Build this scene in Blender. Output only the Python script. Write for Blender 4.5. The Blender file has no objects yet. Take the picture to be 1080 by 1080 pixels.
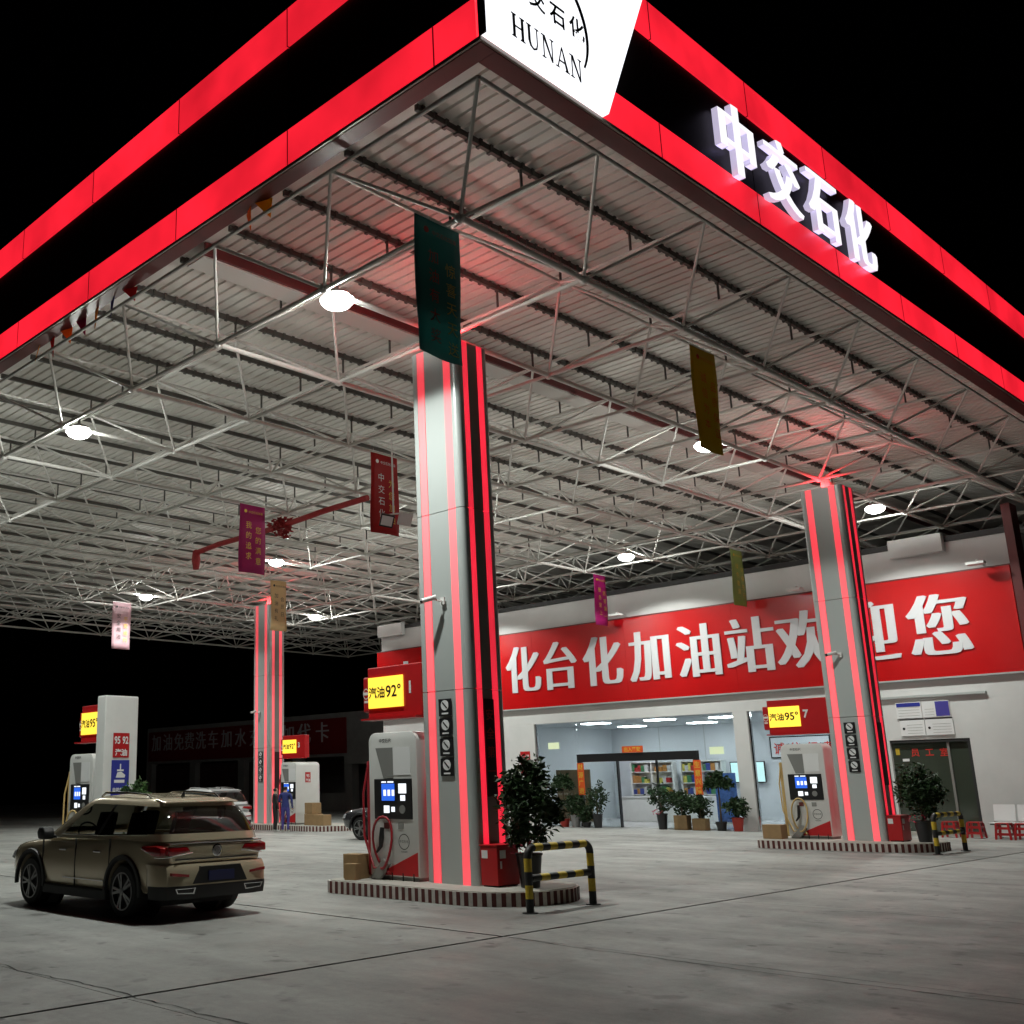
import bpy, bmesh, math, random
from mathutils import Vector, Matrix, Euler
PI = math.pi
random.seed(7)
sc = bpy.context.scene
COL = sc.collection

# ------------------------------------------------------------------ camera
cam_d = bpy.data.cameras.new('camera')
cam = bpy.data.objects.new('camera', cam_d); COL.objects.link(cam)
RIGHT = Vector((0.66786, 0.74416, -0.01386)); UP = Vector((0.19174, -0.15403, 0.96928)); FWD = Vector((-0.71916, 0.65001, 0.24556))
m = Matrix((RIGHT, UP, -FWD)).transposed().to_4x4(); m.translation = (0, 0, 1.8)
cam.matrix_world = m
cam_d.sensor_width = 36; cam_d.lens = 36 * 1124.26 / 1080
cam_d.shift_x = (540 - 359.94) / 1080; cam_d.shift_y = 0.0006
cam_d.clip_start = 0.1; cam_d.clip_end = 600
sc.camera = cam

# ------------------------------------------------------------------ world (night)
w = bpy.data.worlds.new('World'); sc.world = w; w.use_nodes = True
bg = w.node_tree.nodes['Background']
sky = w.node_tree.nodes.new('ShaderNodeTexSky'); sky.sky_type = 'NISHITA'; sky.sun_disc = False
sky.sun_elevation = math.radians(-4); sky.sun_rotation = math.radians(200)
w.node_tree.links.new(sky.outputs[0], bg.inputs[0]); bg.inputs[1].default_value = 0.004
# ------------------------------------------------------------------ exposure
vs = sc.view_settings
vs.view_transform = 'Standard'; vs.look = 'None'; vs.exposure = 0.0; vs.gamma = 1.0; vs.use_curve_mapping = False
sc.cycles.use_denoising = True
sc.cycles.max_bounces = 8; sc.cycles.diffuse_bounces = 4; sc.cycles.glossy_bounces = 4; sc.cycles.transparent_max_bounces = 12
sc.cycles.sample_clamp_indirect = 6.0
sc.cycles.caustics_reflective = False; sc.cycles.caustics_refractive = False
LAMP_POWER = 2050.0
LAMP_SPOTS = [(-12.2, 11), (-12.4, 23.2), (-12.4, 33.0), (-21.1, 11.05), (-21.2, 23.5), (-21.3, 33.2), (-30, 11), (-29.9, 23.8), (-30, 33.2), (-39.2, 11), (-39.1, 24), (-39.1, 33.5)]

# ------------------------------------------------------------------ materials
MATS = {}
def mat(name, col, rough=0.6, metal=0.0, var=0.0, vscale=3.0, bump=0.0, bscale=40.0, coat=0.0, emit=None, estr=0.0, spec=0.5, rvar=0.0):
    if name in MATS: return MATS[name]
    m = bpy.data.materials.new(name); m.use_nodes = True; MATS[name] = m
    nt = m.node_tree; b = nt.nodes['Principled BSDF']
    b.inputs['Base Color'].default_value = (*col, 1); b.inputs['Roughness'].default_value = rough
    b.inputs['Metallic'].default_value = metal; b.inputs['Coat Weight'].default_value = coat
    b.inputs['Specular IOR Level'].default_value = spec
    if coat: b.inputs['Coat Roughness'].default_value = 0.06
    if emit:
        b.inputs['Emission Color'].default_value = (*emit, 1); b.inputs['Emission Strength'].default_value = estr
    if var or bump or rvar:
        tc = nt.nodes.new('ShaderNodeTexCoord')
    if var:
        n = nt.nodes.new('ShaderNodeTexNoise'); n.inputs['Scale'].default_value = vscale; n.inputs['Detail'].default_value = 6; n.inputs['Roughness'].default_value = 0.65
        nt.links.new(tc.outputs['Object'], n.inputs['Vector'])
        mr = nt.nodes.new('ShaderNodeMapRange'); mr.inputs[1].default_value = 0.3; mr.inputs[2].default_value = 0.7
        mr.inputs[3].default_value = 1 - var; mr.inputs[4].default_value = 1 + var
        nt.links.new(n.outputs[0], mr.inputs[0])
        mx = nt.nodes.new('ShaderNodeVectorMath'); mx.operation = 'SCALE'; mx.inputs[0].default_value = col
        nt.links.new(mr.outputs[0], mx.inputs['Scale']); nt.links.new(mx.outputs[0], b.inputs['Base Color'])
    if rvar:
        n3 = nt.nodes.new('ShaderNodeTexNoise'); n3.inputs['Scale'].default_value = vscale * 1.7; n3.inputs['Detail'].default_value = 5
        nt.links.new(tc.outputs['Object'], n3.inputs['Vector'])
        m3 = nt.nodes.new('ShaderNodeMapRange'); m3.inputs[1].default_value = .3; m3.inputs[2].default_value = .7
        m3.inputs[3].default_value = max(0.02, rough - rvar); m3.inputs[4].default_value = min(1, rough + rvar)
        nt.links.new(n3.outputs[0], m3.inputs[0]); nt.links.new(m3.outputs[0], b.inputs['Roughness'])
    if bump:
        n2 = nt.nodes.new('ShaderNodeTexNoise'); n2.inputs['Scale'].default_value = bscale; n2.inputs['Detail'].default_value = 4
        nt.links.new(tc.outputs['Object'], n2.inputs['Vector'])
        bp = nt.nodes.new('ShaderNodeBump'); bp.inputs['Strength'].default_value = bump; bp.inputs['Distance'].default_value = 0.02
        nt.links.new(n2.outputs[0], bp.inputs['Height']); nt.links.new(bp.outputs[0], b.inputs['Normal'])
    return m
def emis(name, col, s, base=0.05):
    return mat(name, tuple(min(1, c * .6 + .02) for c in col), 0.35, emit=col, estr=s)
def glass_mat(name, tint=(1, 1, 1), refl=1.0):
    if name in MATS: return MATS[name]
    m = bpy.data.materials.new(name); m.use_nodes = True; MATS[name] = m; nt = m.node_tree
    for n in list(nt.nodes): nt.nodes.remove(n)
    o = nt.nodes.new('ShaderNodeOutputMaterial'); mix = nt.nodes.new('ShaderNodeMixShader')
    t = nt.nodes.new('ShaderNodeBsdfTransparent'); t.inputs[0].default_value = (*tint, 1)
    g = nt.nodes.new('ShaderNodeBsdfGlossy'); g.inputs['Roughness'].default_value = 0.01
    f = nt.nodes.new('ShaderNodeFresnel'); f.inputs[0].default_value = 1.45
    nt.links.new(f.outputs[0], mix.inputs[0]); nt.links.new(t.outputs[0], mix.inputs[1]); nt.links.new(g.outputs[0], mix.inputs[2])
    nt.links.new(mix.outputs[0], o.inputs[0]); return m
def concrete_mat():
    m = bpy.data.materials.new('worn_concrete'); m.use_nodes = True; nt = m.node_tree; b = nt.nodes['Principled BSDF']
    tc = nt.nodes.new('ShaderNodeTexCoord')
    def noise(s, d, r=.6, sc3=None):
        n = nt.nodes.new('ShaderNodeTexNoise'); n.inputs['Scale'].default_value = s; n.inputs['Detail'].default_value = d; n.inputs['Roughness'].default_value = r
        if sc3:
            mp = nt.nodes.new('ShaderNodeMapping'); mp.inputs['Scale'].default_value = sc3; mp.inputs['Rotation'].default_value = (0, 0, .5)
            nt.links.new(tc.outputs['Object'], mp.inputs[0]); nt.links.new(mp.outputs[0], n.inputs['Vector'])
        else: nt.links.new(tc.outputs['Object'], n.inputs['Vector'])
        return n
    def rng(src, a, b_, c, d):
        r = nt.nodes.new('ShaderNodeMapRange'); r.inputs[1].default_value = a; r.inputs[2].default_value = b_; r.inputs[3].default_value = c; r.inputs[4].default_value = d
        nt.links.new(src, r.inputs[0]); return r.outputs[0]
    def mul(a, b_):
        q = nt.nodes.new('ShaderNodeMath'); q.operation = 'MULTIPLY'; nt.links.new(a, q.inputs[0]); nt.links.new(b_, q.inputs[1]); return q.outputs[0]
    big = rng(noise(.35, 5).outputs[0], .3, .7, .68, 1.24)
    streak = rng(noise(.8, 5, .6, (.25, 1.6, 1)).outputs[0], .35, .65, .80, 1.14)
    fine = rng(noise(9, 8, .75).outputs[0], .3, .7, .86, 1.12)
    spots = rng(noise(2.3, 4, .5).outputs[0], .60, .72, 1, .5)
    oi = nt.nodes.new('ShaderNodeObjectInfo'); slab = rng(oi.outputs['Random'], 0, 1, .88, 1.08)
    drips = rng(noise(4.5, 2, .4).outputs[0], .70, .76, 1, .45)
    grit = mul(drips, rng(noise(70, 3, .8).outputs[0], .3, .7, .84, 1.14))
    v = mul(mul(mul(mul(mul(big, streak), fine), spots), slab), grit)
    s = nt.nodes.new('ShaderNodeVectorMath'); s.operation = 'SCALE'; s.inputs[0].default_value = (.30, .30, .285)
    nt.links.new(v, s.inputs['Scale']); nt.links.new(s.outputs[0], b.inputs['Base Color'])
    nt.links.new(rng(noise(1.2, 5).outputs[0], .3, .7, .42, .75), b.inputs['Roughness'])
    bp = nt.nodes.new('ShaderNodeBump'); bp.inputs['Strength'].default_value = .25; bp.inputs['Distance'].default_value = .01
    nt.links.new(noise(30, 6).outputs[0], bp.inputs['Height']); nt.links.new(bp.outputs[0], b.inputs['Normal'])
    return m
RED_E = (1.0, 0.013, 0.045)
M_CONC = concrete_mat()
M_JOINT = mat('joint_filler', (.015, .015, .015), .9)
M_STEEL = mat('painted_truss_steel', (.74, .73, .69), .45, 0, .10, 2)
M_DECK = mat('roof_sheet_metal', (.82, .80, .75), .62, 0, .10, .6, spec=.3)
M_PURLIN = mat('dark_purlin_steel', (.09, .085, .075), .6)
M_MAROON = mat('maroon_soffit', (.12, .018, .018), .45, 0, .15, 1.5)
M_BLACKP = mat('black_fascia_panel', (.008, .005, .006), .5, spec=.2)
M_REDLED = emis('red_light_panel', (1.0, .016, .036), 1.0)
def uneven(m_, lo, hi, scale):       # lamps behind the sheet are not all equally bright
    nt = m_.node_tree; tc = nt.nodes.new('ShaderNodeTexCoord'); n = nt.nodes.new('ShaderNodeTexNoise'); n.inputs['Scale'].default_value = scale; n.inputs['Detail'].default_value = 3
    r = nt.nodes.new('ShaderNodeMapRange'); r.inputs[1].default_value = .3; r.inputs[2].default_value = .7; r.inputs[3].default_value = lo; r.inputs[4].default_value = hi
    oi = nt.nodes.new('ShaderNodeObjectInfo'); r2 = nt.nodes.new('ShaderNodeMapRange'); r2.inputs[3].default_value = .88; r2.inputs[4].default_value = 1.1
    mu = nt.nodes.new('ShaderNodeMath'); mu.operation = 'MULTIPLY'
    nt.links.new(tc.outputs['Object'], n.inputs['Vector']); nt.links.new(n.outputs[0], r.inputs[0]); nt.links.new(oi.outputs['Random'], r2.inputs[0])
    nt.links.new(r.outputs[0], mu.inputs[0]); nt.links.new(r2.outputs[0], mu.inputs[1]); nt.links.new(mu.outputs[0], nt.nodes['Principled BSDF'].inputs['Emission Strength'])
uneven(M_REDLED, .72, 1.2, .7)
M_REDCOL = mat('red_column_strip', (.62, .30, .31), .3, emit=(1.0, .018, .05), estr=.9)
uneven(M_REDCOL, .72, 1.0, 1.1)
M_REDTOP = emis('red_column_glow', (1.0, .03, .04), 38)
M_WHITEBOX = emis('white_light_box', (.93, .95, 1.0), 1.5)
M_WLETTER = emis('white_channel_letter', (.97, .95, 1.0), 1.15)
M_WRETURN = emis('white_letter_return', (.80, .74, 1.0), .62)
M_WHITE = mat('white_paint', (.70, .70, .68), .5, 0, .05, 2, .05, 60)
M_WALL = mat('white_plaster', (.64, .64, .63), .7, 0, .06, .8, .06, 30)
M_ALU = mat('grey_aluminium_panel', (.46, .49, .48), .30, .12, .02, .5)
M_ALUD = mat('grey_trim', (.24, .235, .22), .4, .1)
M_BLACK = mat('black_plastic', (.012, .012, .013), .35)
M_BLACKM = mat('black_matt', (.02, .02, .02), .7)
M_BANRED = mat('glossy_red_banner', (.50, .006, .007), .22, 0, .06, .7, .04, 3)
M_BANW = mat('banner_letter_white', (.62, .62, .64), .45)
M_REDP = mat('red_paint', (.45, .012, .015), .35, 0, .06, 3)
M_YEL = mat('yellow_paint', (.62, .43, .03), .5, 0, .2, 12)
M_BLKPAINT = mat('black_paint', (.015, .015, .015), .5, 0, .2, 12)
M_KERBW = mat('kerb_white', (.60, .56, .52), .75, 0, .2, 5)
M_KERBB = mat('kerb_brown', (.10, .020, .016), .7, 0, .2, 6)
M_ISL = mat('island_concrete', (.40, .38, .34), .8, 0, .12, 2, .1, 40)
M_PUMPW = mat('pump_white', (.68, .68, .66), .35, 0, .04, 2)
M_PUMPG = mat('pump_grey_recess', (.22, .22, .21), .4)
M_YELSCR = emis('yellow_display', (1.0, .70, .06), 1.2)
M_SCRW = emis('white_screen', (.9, .95, 1.0), 1.1)
M_SCRB = emis('blue_screen', (.02, .12, .7), 1.0)
M_CARD = mat('cardboard', (.30, .19, .09), .8, 0, .12, 4)
M_LEAF = mat('dark_leaf', (.022, .048, .016), .5, 0, .4, 6, spec=.3)
M_LEAF2 = mat('mid_leaf', (.05, .11, .028), .5, 0, .4, 6, spec=.3)
M_STEM = mat('plant_stem', (.10, .07, .04), .8)
M_POTB = mat('black_pot', (.02, .02, .022), .35)
M_POTG = mat('grey_pot', (.28, .28, .28), .6)
M_POTR = mat('red_pot', (.35, .03, .02), .5)
M_POTBR = mat('tan_planter', (.25, .16, .07), .6, 0, .15, 5)
M_LAMP = emis('lamp_lens', (.98, 1.0, .94), 15)
M_DECKFILL = emis('deck_fill_ring', (.97, 1.0, .94), 1300)  # added glow, no real lamp part: brightens the roof deck
M_HOUSING = mat('lamp_housing', (.35, .35, .34), .5, .4)
M_ROOMLT = emis('room_ceiling_panel', (.93, .98, 1.0), 22.0)
M_ROOMW = mat('room_wall', (.64, .67, .70), .6, 0, .03, 1)
M_CEIL = mat('room_ceiling', (.60, .63, .66), .8)
M_FLOORT = mat('room_floor', (.5, .5, .5), .2)
M_GLASS = glass_mat('clear_glass', (.93, .97, .97))
M_DGLASS = mat('tinted_door_glass', (.05, .06, .045), .08, coat=.5)
M_WOOD = mat('brown_door', (.13, .09, .04), .5, 0, .2, 4)
M_ORANGE = mat('orange_couplet', (.75, .10, .015), .5)
M_GOLDT = mat('gold_print', (.75, .45, .05), .45)
M_REDT = mat('red_print', (.55, .03, .02), .5)
M_WPRINT = mat('white_print', (.75, .75, .75), .5)
M_BPRINT = mat('black_print', (.01, .01, .01), .5)
M_BLUEP = mat('blue_print', (.02, .03, .28), .5)
M_CHROME = mat('chrome', (.75, .75, .75), .12, 1)
M_TYRE = mat('tyre_rubber', (.015, .015, .015), .75, 0, .2, 20)
M_RIM = mat('alloy_rim', (.28, .28, .28), .35, .8)
M_RIMD = mat('rim_dark', (.02, .02, .02), .5)
M_CARGL = glass_mat('car_glass', (.30, .32, .32))
M_CARBLK = mat('car_black_trim', (.018, .018, .018), .55)
M_GOLDC = mat('champagne_paint', (.66, .56, .39), .26, .40, .02, 30, coat=1)
M_WHITEC = mat('white_car_paint', (.62, .62, .62), .28, 0, coat=1)
M_DARKC = mat('dark_car_paint', (.05, .05, .055), .25, .4, coat=1)
M_TAIL = mat('tail_lamp', (.30, .008, .012), .12, coat=1)
M_SKIN = mat('skin', (.45, .27, .19), .55)
M_HAIR = mat('hair', (.01, .009, .008), .6)

# ------------------------------------------------------------------ mesh helpers
class MB:
    def __init__(s): s.v = []; s.f = []
    def add(s, vs, fs):
        o = len(s.v); s.v += [tuple(p) for p in vs]; s.f += [tuple(i + o for i in f) for f in fs]; return s
    def box(s, x0, x1, y0, y1, z0, z1):
        return s.add([(x0, y0, z0), (x1, y0, z0), (x1, y1, z0), (x0, y1, z0), (x0, y0, z1), (x1, y0, z1), (x1, y1, z1), (x0, y1, z1)],
                     [(0, 3, 2, 1), (4, 5, 6, 7), (0, 1, 5, 4), (1, 2, 6, 5), (2, 3, 7, 6), (3, 0, 4, 7)])
    def cyl(s, p0, p1, r0, r1=None, n=12, caps=True):
        r1 = r0 if r1 is None else r1; p0 = Vector(p0); p1 = Vector(p1); d = (p1 - p0).normalized()
        a = d.orthogonal().normalized(); b = d.cross(a); vs = []
        for p, r in ((p0, r0), (p1, r1)):
            for i in range(n):
                t = 2 * PI * i / n; vs.append(p + (a * math.cos(t) + b * math.sin(t)) * r)
        fs = [(i, (i + 1) % n, n + (i + 1) % n, n + i) for i in range(n)]
        if caps: fs += [tuple(range(n - 1, -1, -1)), tuple(range(n, 2 * n))]
        return s.add(vs, fs)
    def lathe(s, prof, n=20, c=(0, 0, 0), caps=True):
        vs = []; 
        for r, z in prof:
            for i in range(n): vs.append((c[0] + r * math.cos(2 * PI * i / n), c[1] + r * math.sin(2 * PI * i / n), c[2] + z))
        fs = []
        for k in range(len(prof) - 1):
            for i in range(n): fs.append((k * n + i, k * n + (i + 1) % n, (k + 1) * n + (i + 1) % n, (k + 1) * n + i))
        if caps: fs += [tuple(range(n - 1, -1, -1)), tuple(range((len(prof) - 1) * n, len(prof) * n))]
        return s.add(vs, fs)
    def tube(s, pts, r, n=8):
        pts = [Vector(p) for p in pts]; vs = []; up = None
        for i, p in enumerate(pts):
            d = (pts[min(i + 1, len(pts) - 1)] - pts[max(i - 1, 0)]).normalized()
            a = d.orthogonal().normalized() if up is None else (up - d * up.dot(d)).normalized()
            up = a; b = d.cross(a)
            rr = r[i] if isinstance(r, (list, tuple)) else r
            for k in range(n):
                t = 2 * PI * k / n; vs.append(p + (a * math.cos(t) + b * math.sin(t)) * rr)
        fs = [(i * n + k, i * n + (k + 1) % n, (i + 1) * n + (k + 1) % n, (i + 1) * n + k) for i in range(len(pts) - 1) for k in range(n)]
        fs += [tuple(range(n - 1, -1, -1)), tuple(range((len(pts) - 1) * n, len(pts) * n))]
        return s.add(vs, fs)
    def prism(s, poly, t0, t1, axis='z'):
        """poly: 2-D outline; extruded along axis from t0 to t1. axis y: (x,z); axis x: (y,z)"""
        def P(p, t): return (p[0], p[1], t) if axis == 'z' else ((p[0], t, p[1]) if axis == 'y' else (t, p[0], p[1]))
        n = len(poly); vs = [P(p, t0) for p in poly] + [P(p, t1) for p in poly]
        fs = [tuple(range(n - 1, -1, -1)), tuple(range(n, 2 * n))] + [(i, (i + 1) % n, n + (i + 1) % n, n + i) for i in range(n)]
        return s.add(vs, fs)
    def sphere(s, c, r, n=8, k=6, sz=1):
        prof = []
        vs = [(c[0], c[1], c[2] - r * sz)]
        for j in range(1, k):
            a = -PI / 2 + PI * j / k
            for i in range(n): vs.append((c[0] + r * math.cos(a) * math.cos(2 * PI * i / n), c[1] + r * math.cos(a) * math.sin(2 * PI * i / n), c[2] + r * sz * math.sin(a)))
        vs.append((c[0], c[1], c[2] + r * sz)); fs = []
        for i in range(n): fs.append((0, 1 + (i + 1) % n, 1 + i))
        for j in range(k - 2):
            for i in range(n): fs.append((1 + j * n + i, 1 + j * n + (i + 1) % n, 1 + (j + 1) * n + (i + 1) % n, 1 + (j + 1) * n + i))
        L = len(vs) - 1
        for i in range(n): fs.append((L, 1 + (k - 2) * n + i, 1 + (k - 2) * n + (i + 1) % n))
        return s.add(vs, fs)
    def loft(s, rings, caps=True):
        n = len(rings[0]); vs = [p for r in rings for p in r]
        fs = [(k * n + i, k * n + (i + 1) % n, (k + 1) * n + (i + 1) % n, (k + 1) * n + i) for k in range(len(rings) - 1) for i in range(n)]
        if caps: fs += [tuple(range(n - 1, -1, -1)), tuple(range((len(rings) - 1) * n, len(rings) * n))]
        return s.add(vs, fs)
    def mesh(s, name, mt, smooth=None, bevel=0, fix=True):
        me = bpy.data.meshes.new(name); me.from_pydata(s.v, [], s.f)
        if fix or bevel:
            bm = bmesh.new(); bm.from_mesh(me)
            bmesh.ops.recalc_face_normals(bm, faces=bm.faces)
            if bevel:
                eg = [e for e in bm.edges if len(e.link_faces) == 2 and e.calc_face_angle(0) > .6]
                bmesh.ops.bevel(bm, geom=eg, offset=bevel, segments=2, affect='EDGES', profile=.5, clamp_overlap=True)
            bm.to_mesh(me); bm.free()
        if mt: me.materials.append(mt)
        if smooth is not None:
            me.shade_smooth(); me.set_sharp_from_angle(angle=smooth)
        me.update(); return me
    def build(s, name, mt, parent=None, loc=(0, 0, 0), rot=(0, 0, 0), smooth=None, bevel=0):
        return link(name, s.mesh(name, mt, smooth, bevel), parent, loc, rot)
def link(name, me, parent=None, loc=(0, 0, 0), rot=(0, 0, 0), scale=(1, 1, 1)):
    o = bpy.data.objects.new(name, me); COL.objects.link(o); o.parent = parent
    o.location = loc; o.rotation_euler = rot; o.scale = scale; return o
def thing(name, label, cat, loc=(0, 0, 0), rz=0, group=None):
    return tag(link(name, None, None, loc, (0, 0, rz)), label, cat, group)
def tag(o, label=None, cat=None, group=None, kind=None):
    for k, v in (('label', label), ('category', cat), ('group', group), ('kind', kind)):
        if v: o[k] = v
    return o
FY = (PI / 2, 0, 0)          # flat sheet facing -Y
FX = (PI / 2, 0, PI / 2)     # flat sheet facing +X
_tc = {}
def heavy(txt, mt, size, dx, thin=.0, ext=.0, side=None, n=7, dz=.0015):
    key = (txt, mt.name, size, dx, thin, ext)
    if key in _tc: return _tc[key]
    src = glyph(txt, mt, size, -thin * size, 1.0, ext); bm = bmesh.new()
    for k in range(n):
        b0 = bmesh.new(); b0.from_mesh(src); tmp = bpy.data.meshes.new('tmp')
        q = -1 + 2 * k / (n - 1)
        for v in b0.verts: v.co.x += q * dx * size; v.co.z += dz * k
        b0.to_mesh(tmp); b0.free(); bm.from_mesh(tmp); bpy.data.meshes.remove(tmp)
    me = bpy.data.meshes.new('letter'); bm.to_mesh(me); bm.free(); me.materials.append(mt)
    if side:
        me.materials.append(side)
        for f in me.polygons:
            if f.normal.z < .5: f.material_index = 1
    _tc[key] = me; return me
def glyph(txt, mt, size=1.0, off=0.0, kx=1.0, ext=0.0, res=3):
    key = (txt, mt.name, size, off, kx, ext)
    if key in _tc: return _tc[key]
    cu = bpy.data.curves.new('glyph', 'FONT'); cu.body = txt; cu.align_x = 'CENTER'; cu.align_y = 'CENTER'; cu.size = size; cu.resolution_u = res
    ob = bpy.data.objects.new('glyph', cu); COL.objects.link(ob); bpy.context.view_layer.update()
    dg = bpy.context.evaluated_depsgraph_get()
    c2 = ob.to_curve(dg).copy()
    for s in c2.splines:
        for p in s.bezier_points:
            p.handle_left_type = p.handle_right_type = 'FREE'
        for p in s.bezier_points:
            a, b, c = p.handle_left.copy(), p.co.copy(), p.handle_right.copy()
            for q in (a, b, c): q.x /= kx
            p.handle_left, p.co, p.handle_right = a, b, c
    c2.dimensions = '2D'; c2.fill_mode = 'BOTH'; c2.offset = off; c2.extrude = ext; c2.resolution_u = res
    o2 = bpy.data.objects.new('glyph2', c2); COL.objects.link(o2); bpy.context.view_layer.update()
    me = bpy.data.meshes.new_from_object(o2.evaluated_get(bpy.context.evaluated_depsgraph_get()))
    for v in me.vertices: v.co.x *= kx
    xs = [v.co.x for v in me.vertices] or [0]; ys = [v.co.y for v in me.vertices] or [0]
    cx = (min(xs) + max(xs)) / 2; cy = (min(ys) + max(ys)) / 2
    for v in me.vertices: v.co.x -= cx; v.co.y -= cy
    ob.to_curve_clear()
    bpy.data.objects.remove(ob); bpy.data.objects.remove(o2)
    me.materials.clear(); me.materials.append(mt); me.name = 'letter'; _tc[key] = me; return me
def letter(txt, mt, loc, rot, parent, size=1.0, off=0.0, kx=1.0, ext=0.0, name='letter', sx=1, sy=1):
    return link(name, glyph(txt, mt, size, off, kx, ext), parent, loc, rot, (sx, sy, 1))
def plate(name, x0, x1, z0, z1, mt, parent, y, t=.012, bevel=0):      # thin plate facing -Y at y
    return MB().box(x0, x1, y - t, y, z0, z1).build(name, mt, parent, bevel=bevel)

# ------------------------------------------------------------------ ground
g = MB().box(-110, 60, -30, 95, -.4, -.03).build('ground', M_JOINT); tag(g, 'dark base under the pale concrete slabs of the forecourt', 'ground', kind='structure')
xj = [(-110, -60.02), (-59.98, -34.02), (-33.99, -8.83), (-8.77, 12), (12.02, 60)]
yjs = [-30, -20.3, -15.15, -10, -4.85, .25, 5.3, 10.45, 15.6, 20.75, 25.9, 31.05, 40, 60, 95]
for (a, b) in xj:
    for j in range(len(yjs) - 1):
        h0 = .026 if (yjs[j] == 10.45 and b < -8) else .006; h1 = .026 if (yjs[j + 1] == 10.45 and b < -8) else .006
        y0, y1 = yjs[j] + h0, yjs[j + 1] - h1
        MB().box(a, b, y0, y1, -.03, 0).build('concrete_slab', M_CONC, g)
# wandering crack carrying on the line of the joint
def crack(pts, wid):
    vs = []; fs = []
    for i, (x, y) in enumerate(pts):
        q = wid * random.uniform(.3, 1.0); vs += [(x, y - q, .004), (x, y + q, .004)]
        if i: fs.append((2 * i - 2, 2 * i - 1, 2 * i + 1, 2 * i))
    return MB().add(vs, fs).build('crack', M_JOINT, g)
y = 10.45; pts = []
for i in range(90):
    y += random.uniform(-.025, .02); y = min(max(y, 10.2), 10.5); pts.append((-8.7 + i * .09, y))
crack(pts, .012)
y = 5.3; pts = []
for i in range(70):
    y += random.uniform(-.03, .03); y = min(max(y, 5.1), 5.42); pts.append((-12 + i * .09, y))
crack(pts, .010)

# ------------------------------------------------------------------ canopy
ZB, ZT, ZD = 9.7, 10.7, 11.22
CX0, CX1, CY0, CY1 = -53.3, -7.5, 9.3, 47.6
can = thing('forecourt_canopy', 'huge flat forecourt canopy with red light bands on black fascia over white space frame', 'canopy')
BX = [-9.13 - 3 * i for i in range(15)]; BY = [10.65 + 3 * j for j in range(13)]
TX = [-7.63 - 3 * i for i in range(16)]; TY = [9.5] + [12.15 + 3 * j for j in range(12)] + [47.4]
TX[0] = -7.72
bars = []
def bz(i, j): return Vector((BX[i], BY[j], ZB))
def tz(i, j): return Vector((TX[i], TY[j], ZT))
for i in range(15):
    for j in range(13):
        if i < 14: bars.append((bz(i, j), bz(i + 1, j), .040, 'bottom_chord'))
        if j < 12: bars.append((bz(i, j), bz(i, j + 1), .050, 'bottom_chord'))
        for a in (0, 1):
            for b in (0, 1): bars.append((bz(i, j), tz(i + a, j + b), .029, 'web_bar'))
for i in range(16):
    for j in range(14):
        if i < 15: bars.append((tz(i, j), tz(i + 1, j), .033, 'top_chord'))
        if j < 13: bars.append((tz(i, j), tz(i, j + 1), .033, 'top_chord'))
        cy_ = Vector((TX[i], TY[j], 0))
CP = Vector((0, 0, 1.8))
bars.sort(key=lambda b: ((b[0] + b[1]) / 2 - CP).length)
unit = MB().cyl((0, 0, 0), (0, 0, 1), 1, n=8).mesh('truss_bar', M_STEEL, smooth=.9)
for p0, p1, r, nm in bars[:300]:
    d = p1 - p0
    o = link(nm, unit, can, p0, d.to_track_quat('Z', 'Y').to_euler(), (r, r, d.length))
far = MB()
for p0, p1, r, nm in bars[300:]: far.cyl(p0, p1, r, n=5, caps=False)
tag(far.build('space_frame', M_STEEL, can, smooth=1.2), kind='stuff')
ball = MB().sphere((0, 0, 0), .085, 10, 8).mesh('node_ball', M_STEEL, smooth=1.2)
for i in range(15):
    for j in range(13): link('node_ball', ball, can, bz(i, j))
# purlins with stubs
PX = [-9.13 - 1.5 * k for k in range(30)]
for x in PX:
    MB().box(x - .03, x + .03, CY0 + .5, CY1 - .3, 11.09, 11.19).build('purlin', M_PURLIN, can)
clips = MB()
for x in PX[:8]:
    yy = CY0 + .62
    while yy < 36:
        clips.box(x - .05, x + .05, yy - .03, yy + .03, 11.07, 11.2); yy += .25
tag(clips.build('sheet_clips', M_PURLIN, can), kind='stuff')
stub = MB().cyl((0, 0, ZT), (0, 0, 11.10), .024, n=6).mesh('purlin_stub', M_PURLIN)
k = 0
for x in PX[:16]:
    for yv in TY[1:9]:
        link('purlin_stub', stub, can, (x, yv, 0)); k += 1
# corrugated sheets: pans with narrow raised ribs, running along X
def sheet(y0, n, x0, x1):
    prof = []
    for i in range(n):
        a = y0 + i * .25
        prof += [(a, ZD), (a + .19, ZD), (a + .20, ZD + .07), (a + .24, ZD + .07)]
    prof.append((y0 + n * .25, ZD))
    vs = []; fs = []
    for i, (yy, z) in enumerate(prof):
        vs += [(x0, yy, z), (x1, yy, z)]
        if i: fs.append((2 * i - 2, 2 * i - 1, 2 * i + 1, 2 * i))
    return MB().add(vs, fs)
sm = sheet(0, 12, CX0 + .15, CX1 - .31).mesh('roof_sheet', M_DECK)
for k in range(13): link('roof_sheet', sm, can, (0, CY0 + .25 + 3.0 * k - (0 if k < 12 else 1.2), 0 if k < 12 else .03))
# box gutter below the sheets
for gx in (-14.9,):
    MB().box(gx, gx + .5, CY0 + .5, CY1 - .4, 10.90, 11.0).build('roof_gutter', mat('gutter_sheet', (.62, .60, .56), .5), can)
    MB().box(gx + .505, gx + .56, CY0 + .5, CY1 - .4, 10.93, 11.17).build('gutter_side', M_MAROON, can)
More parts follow.
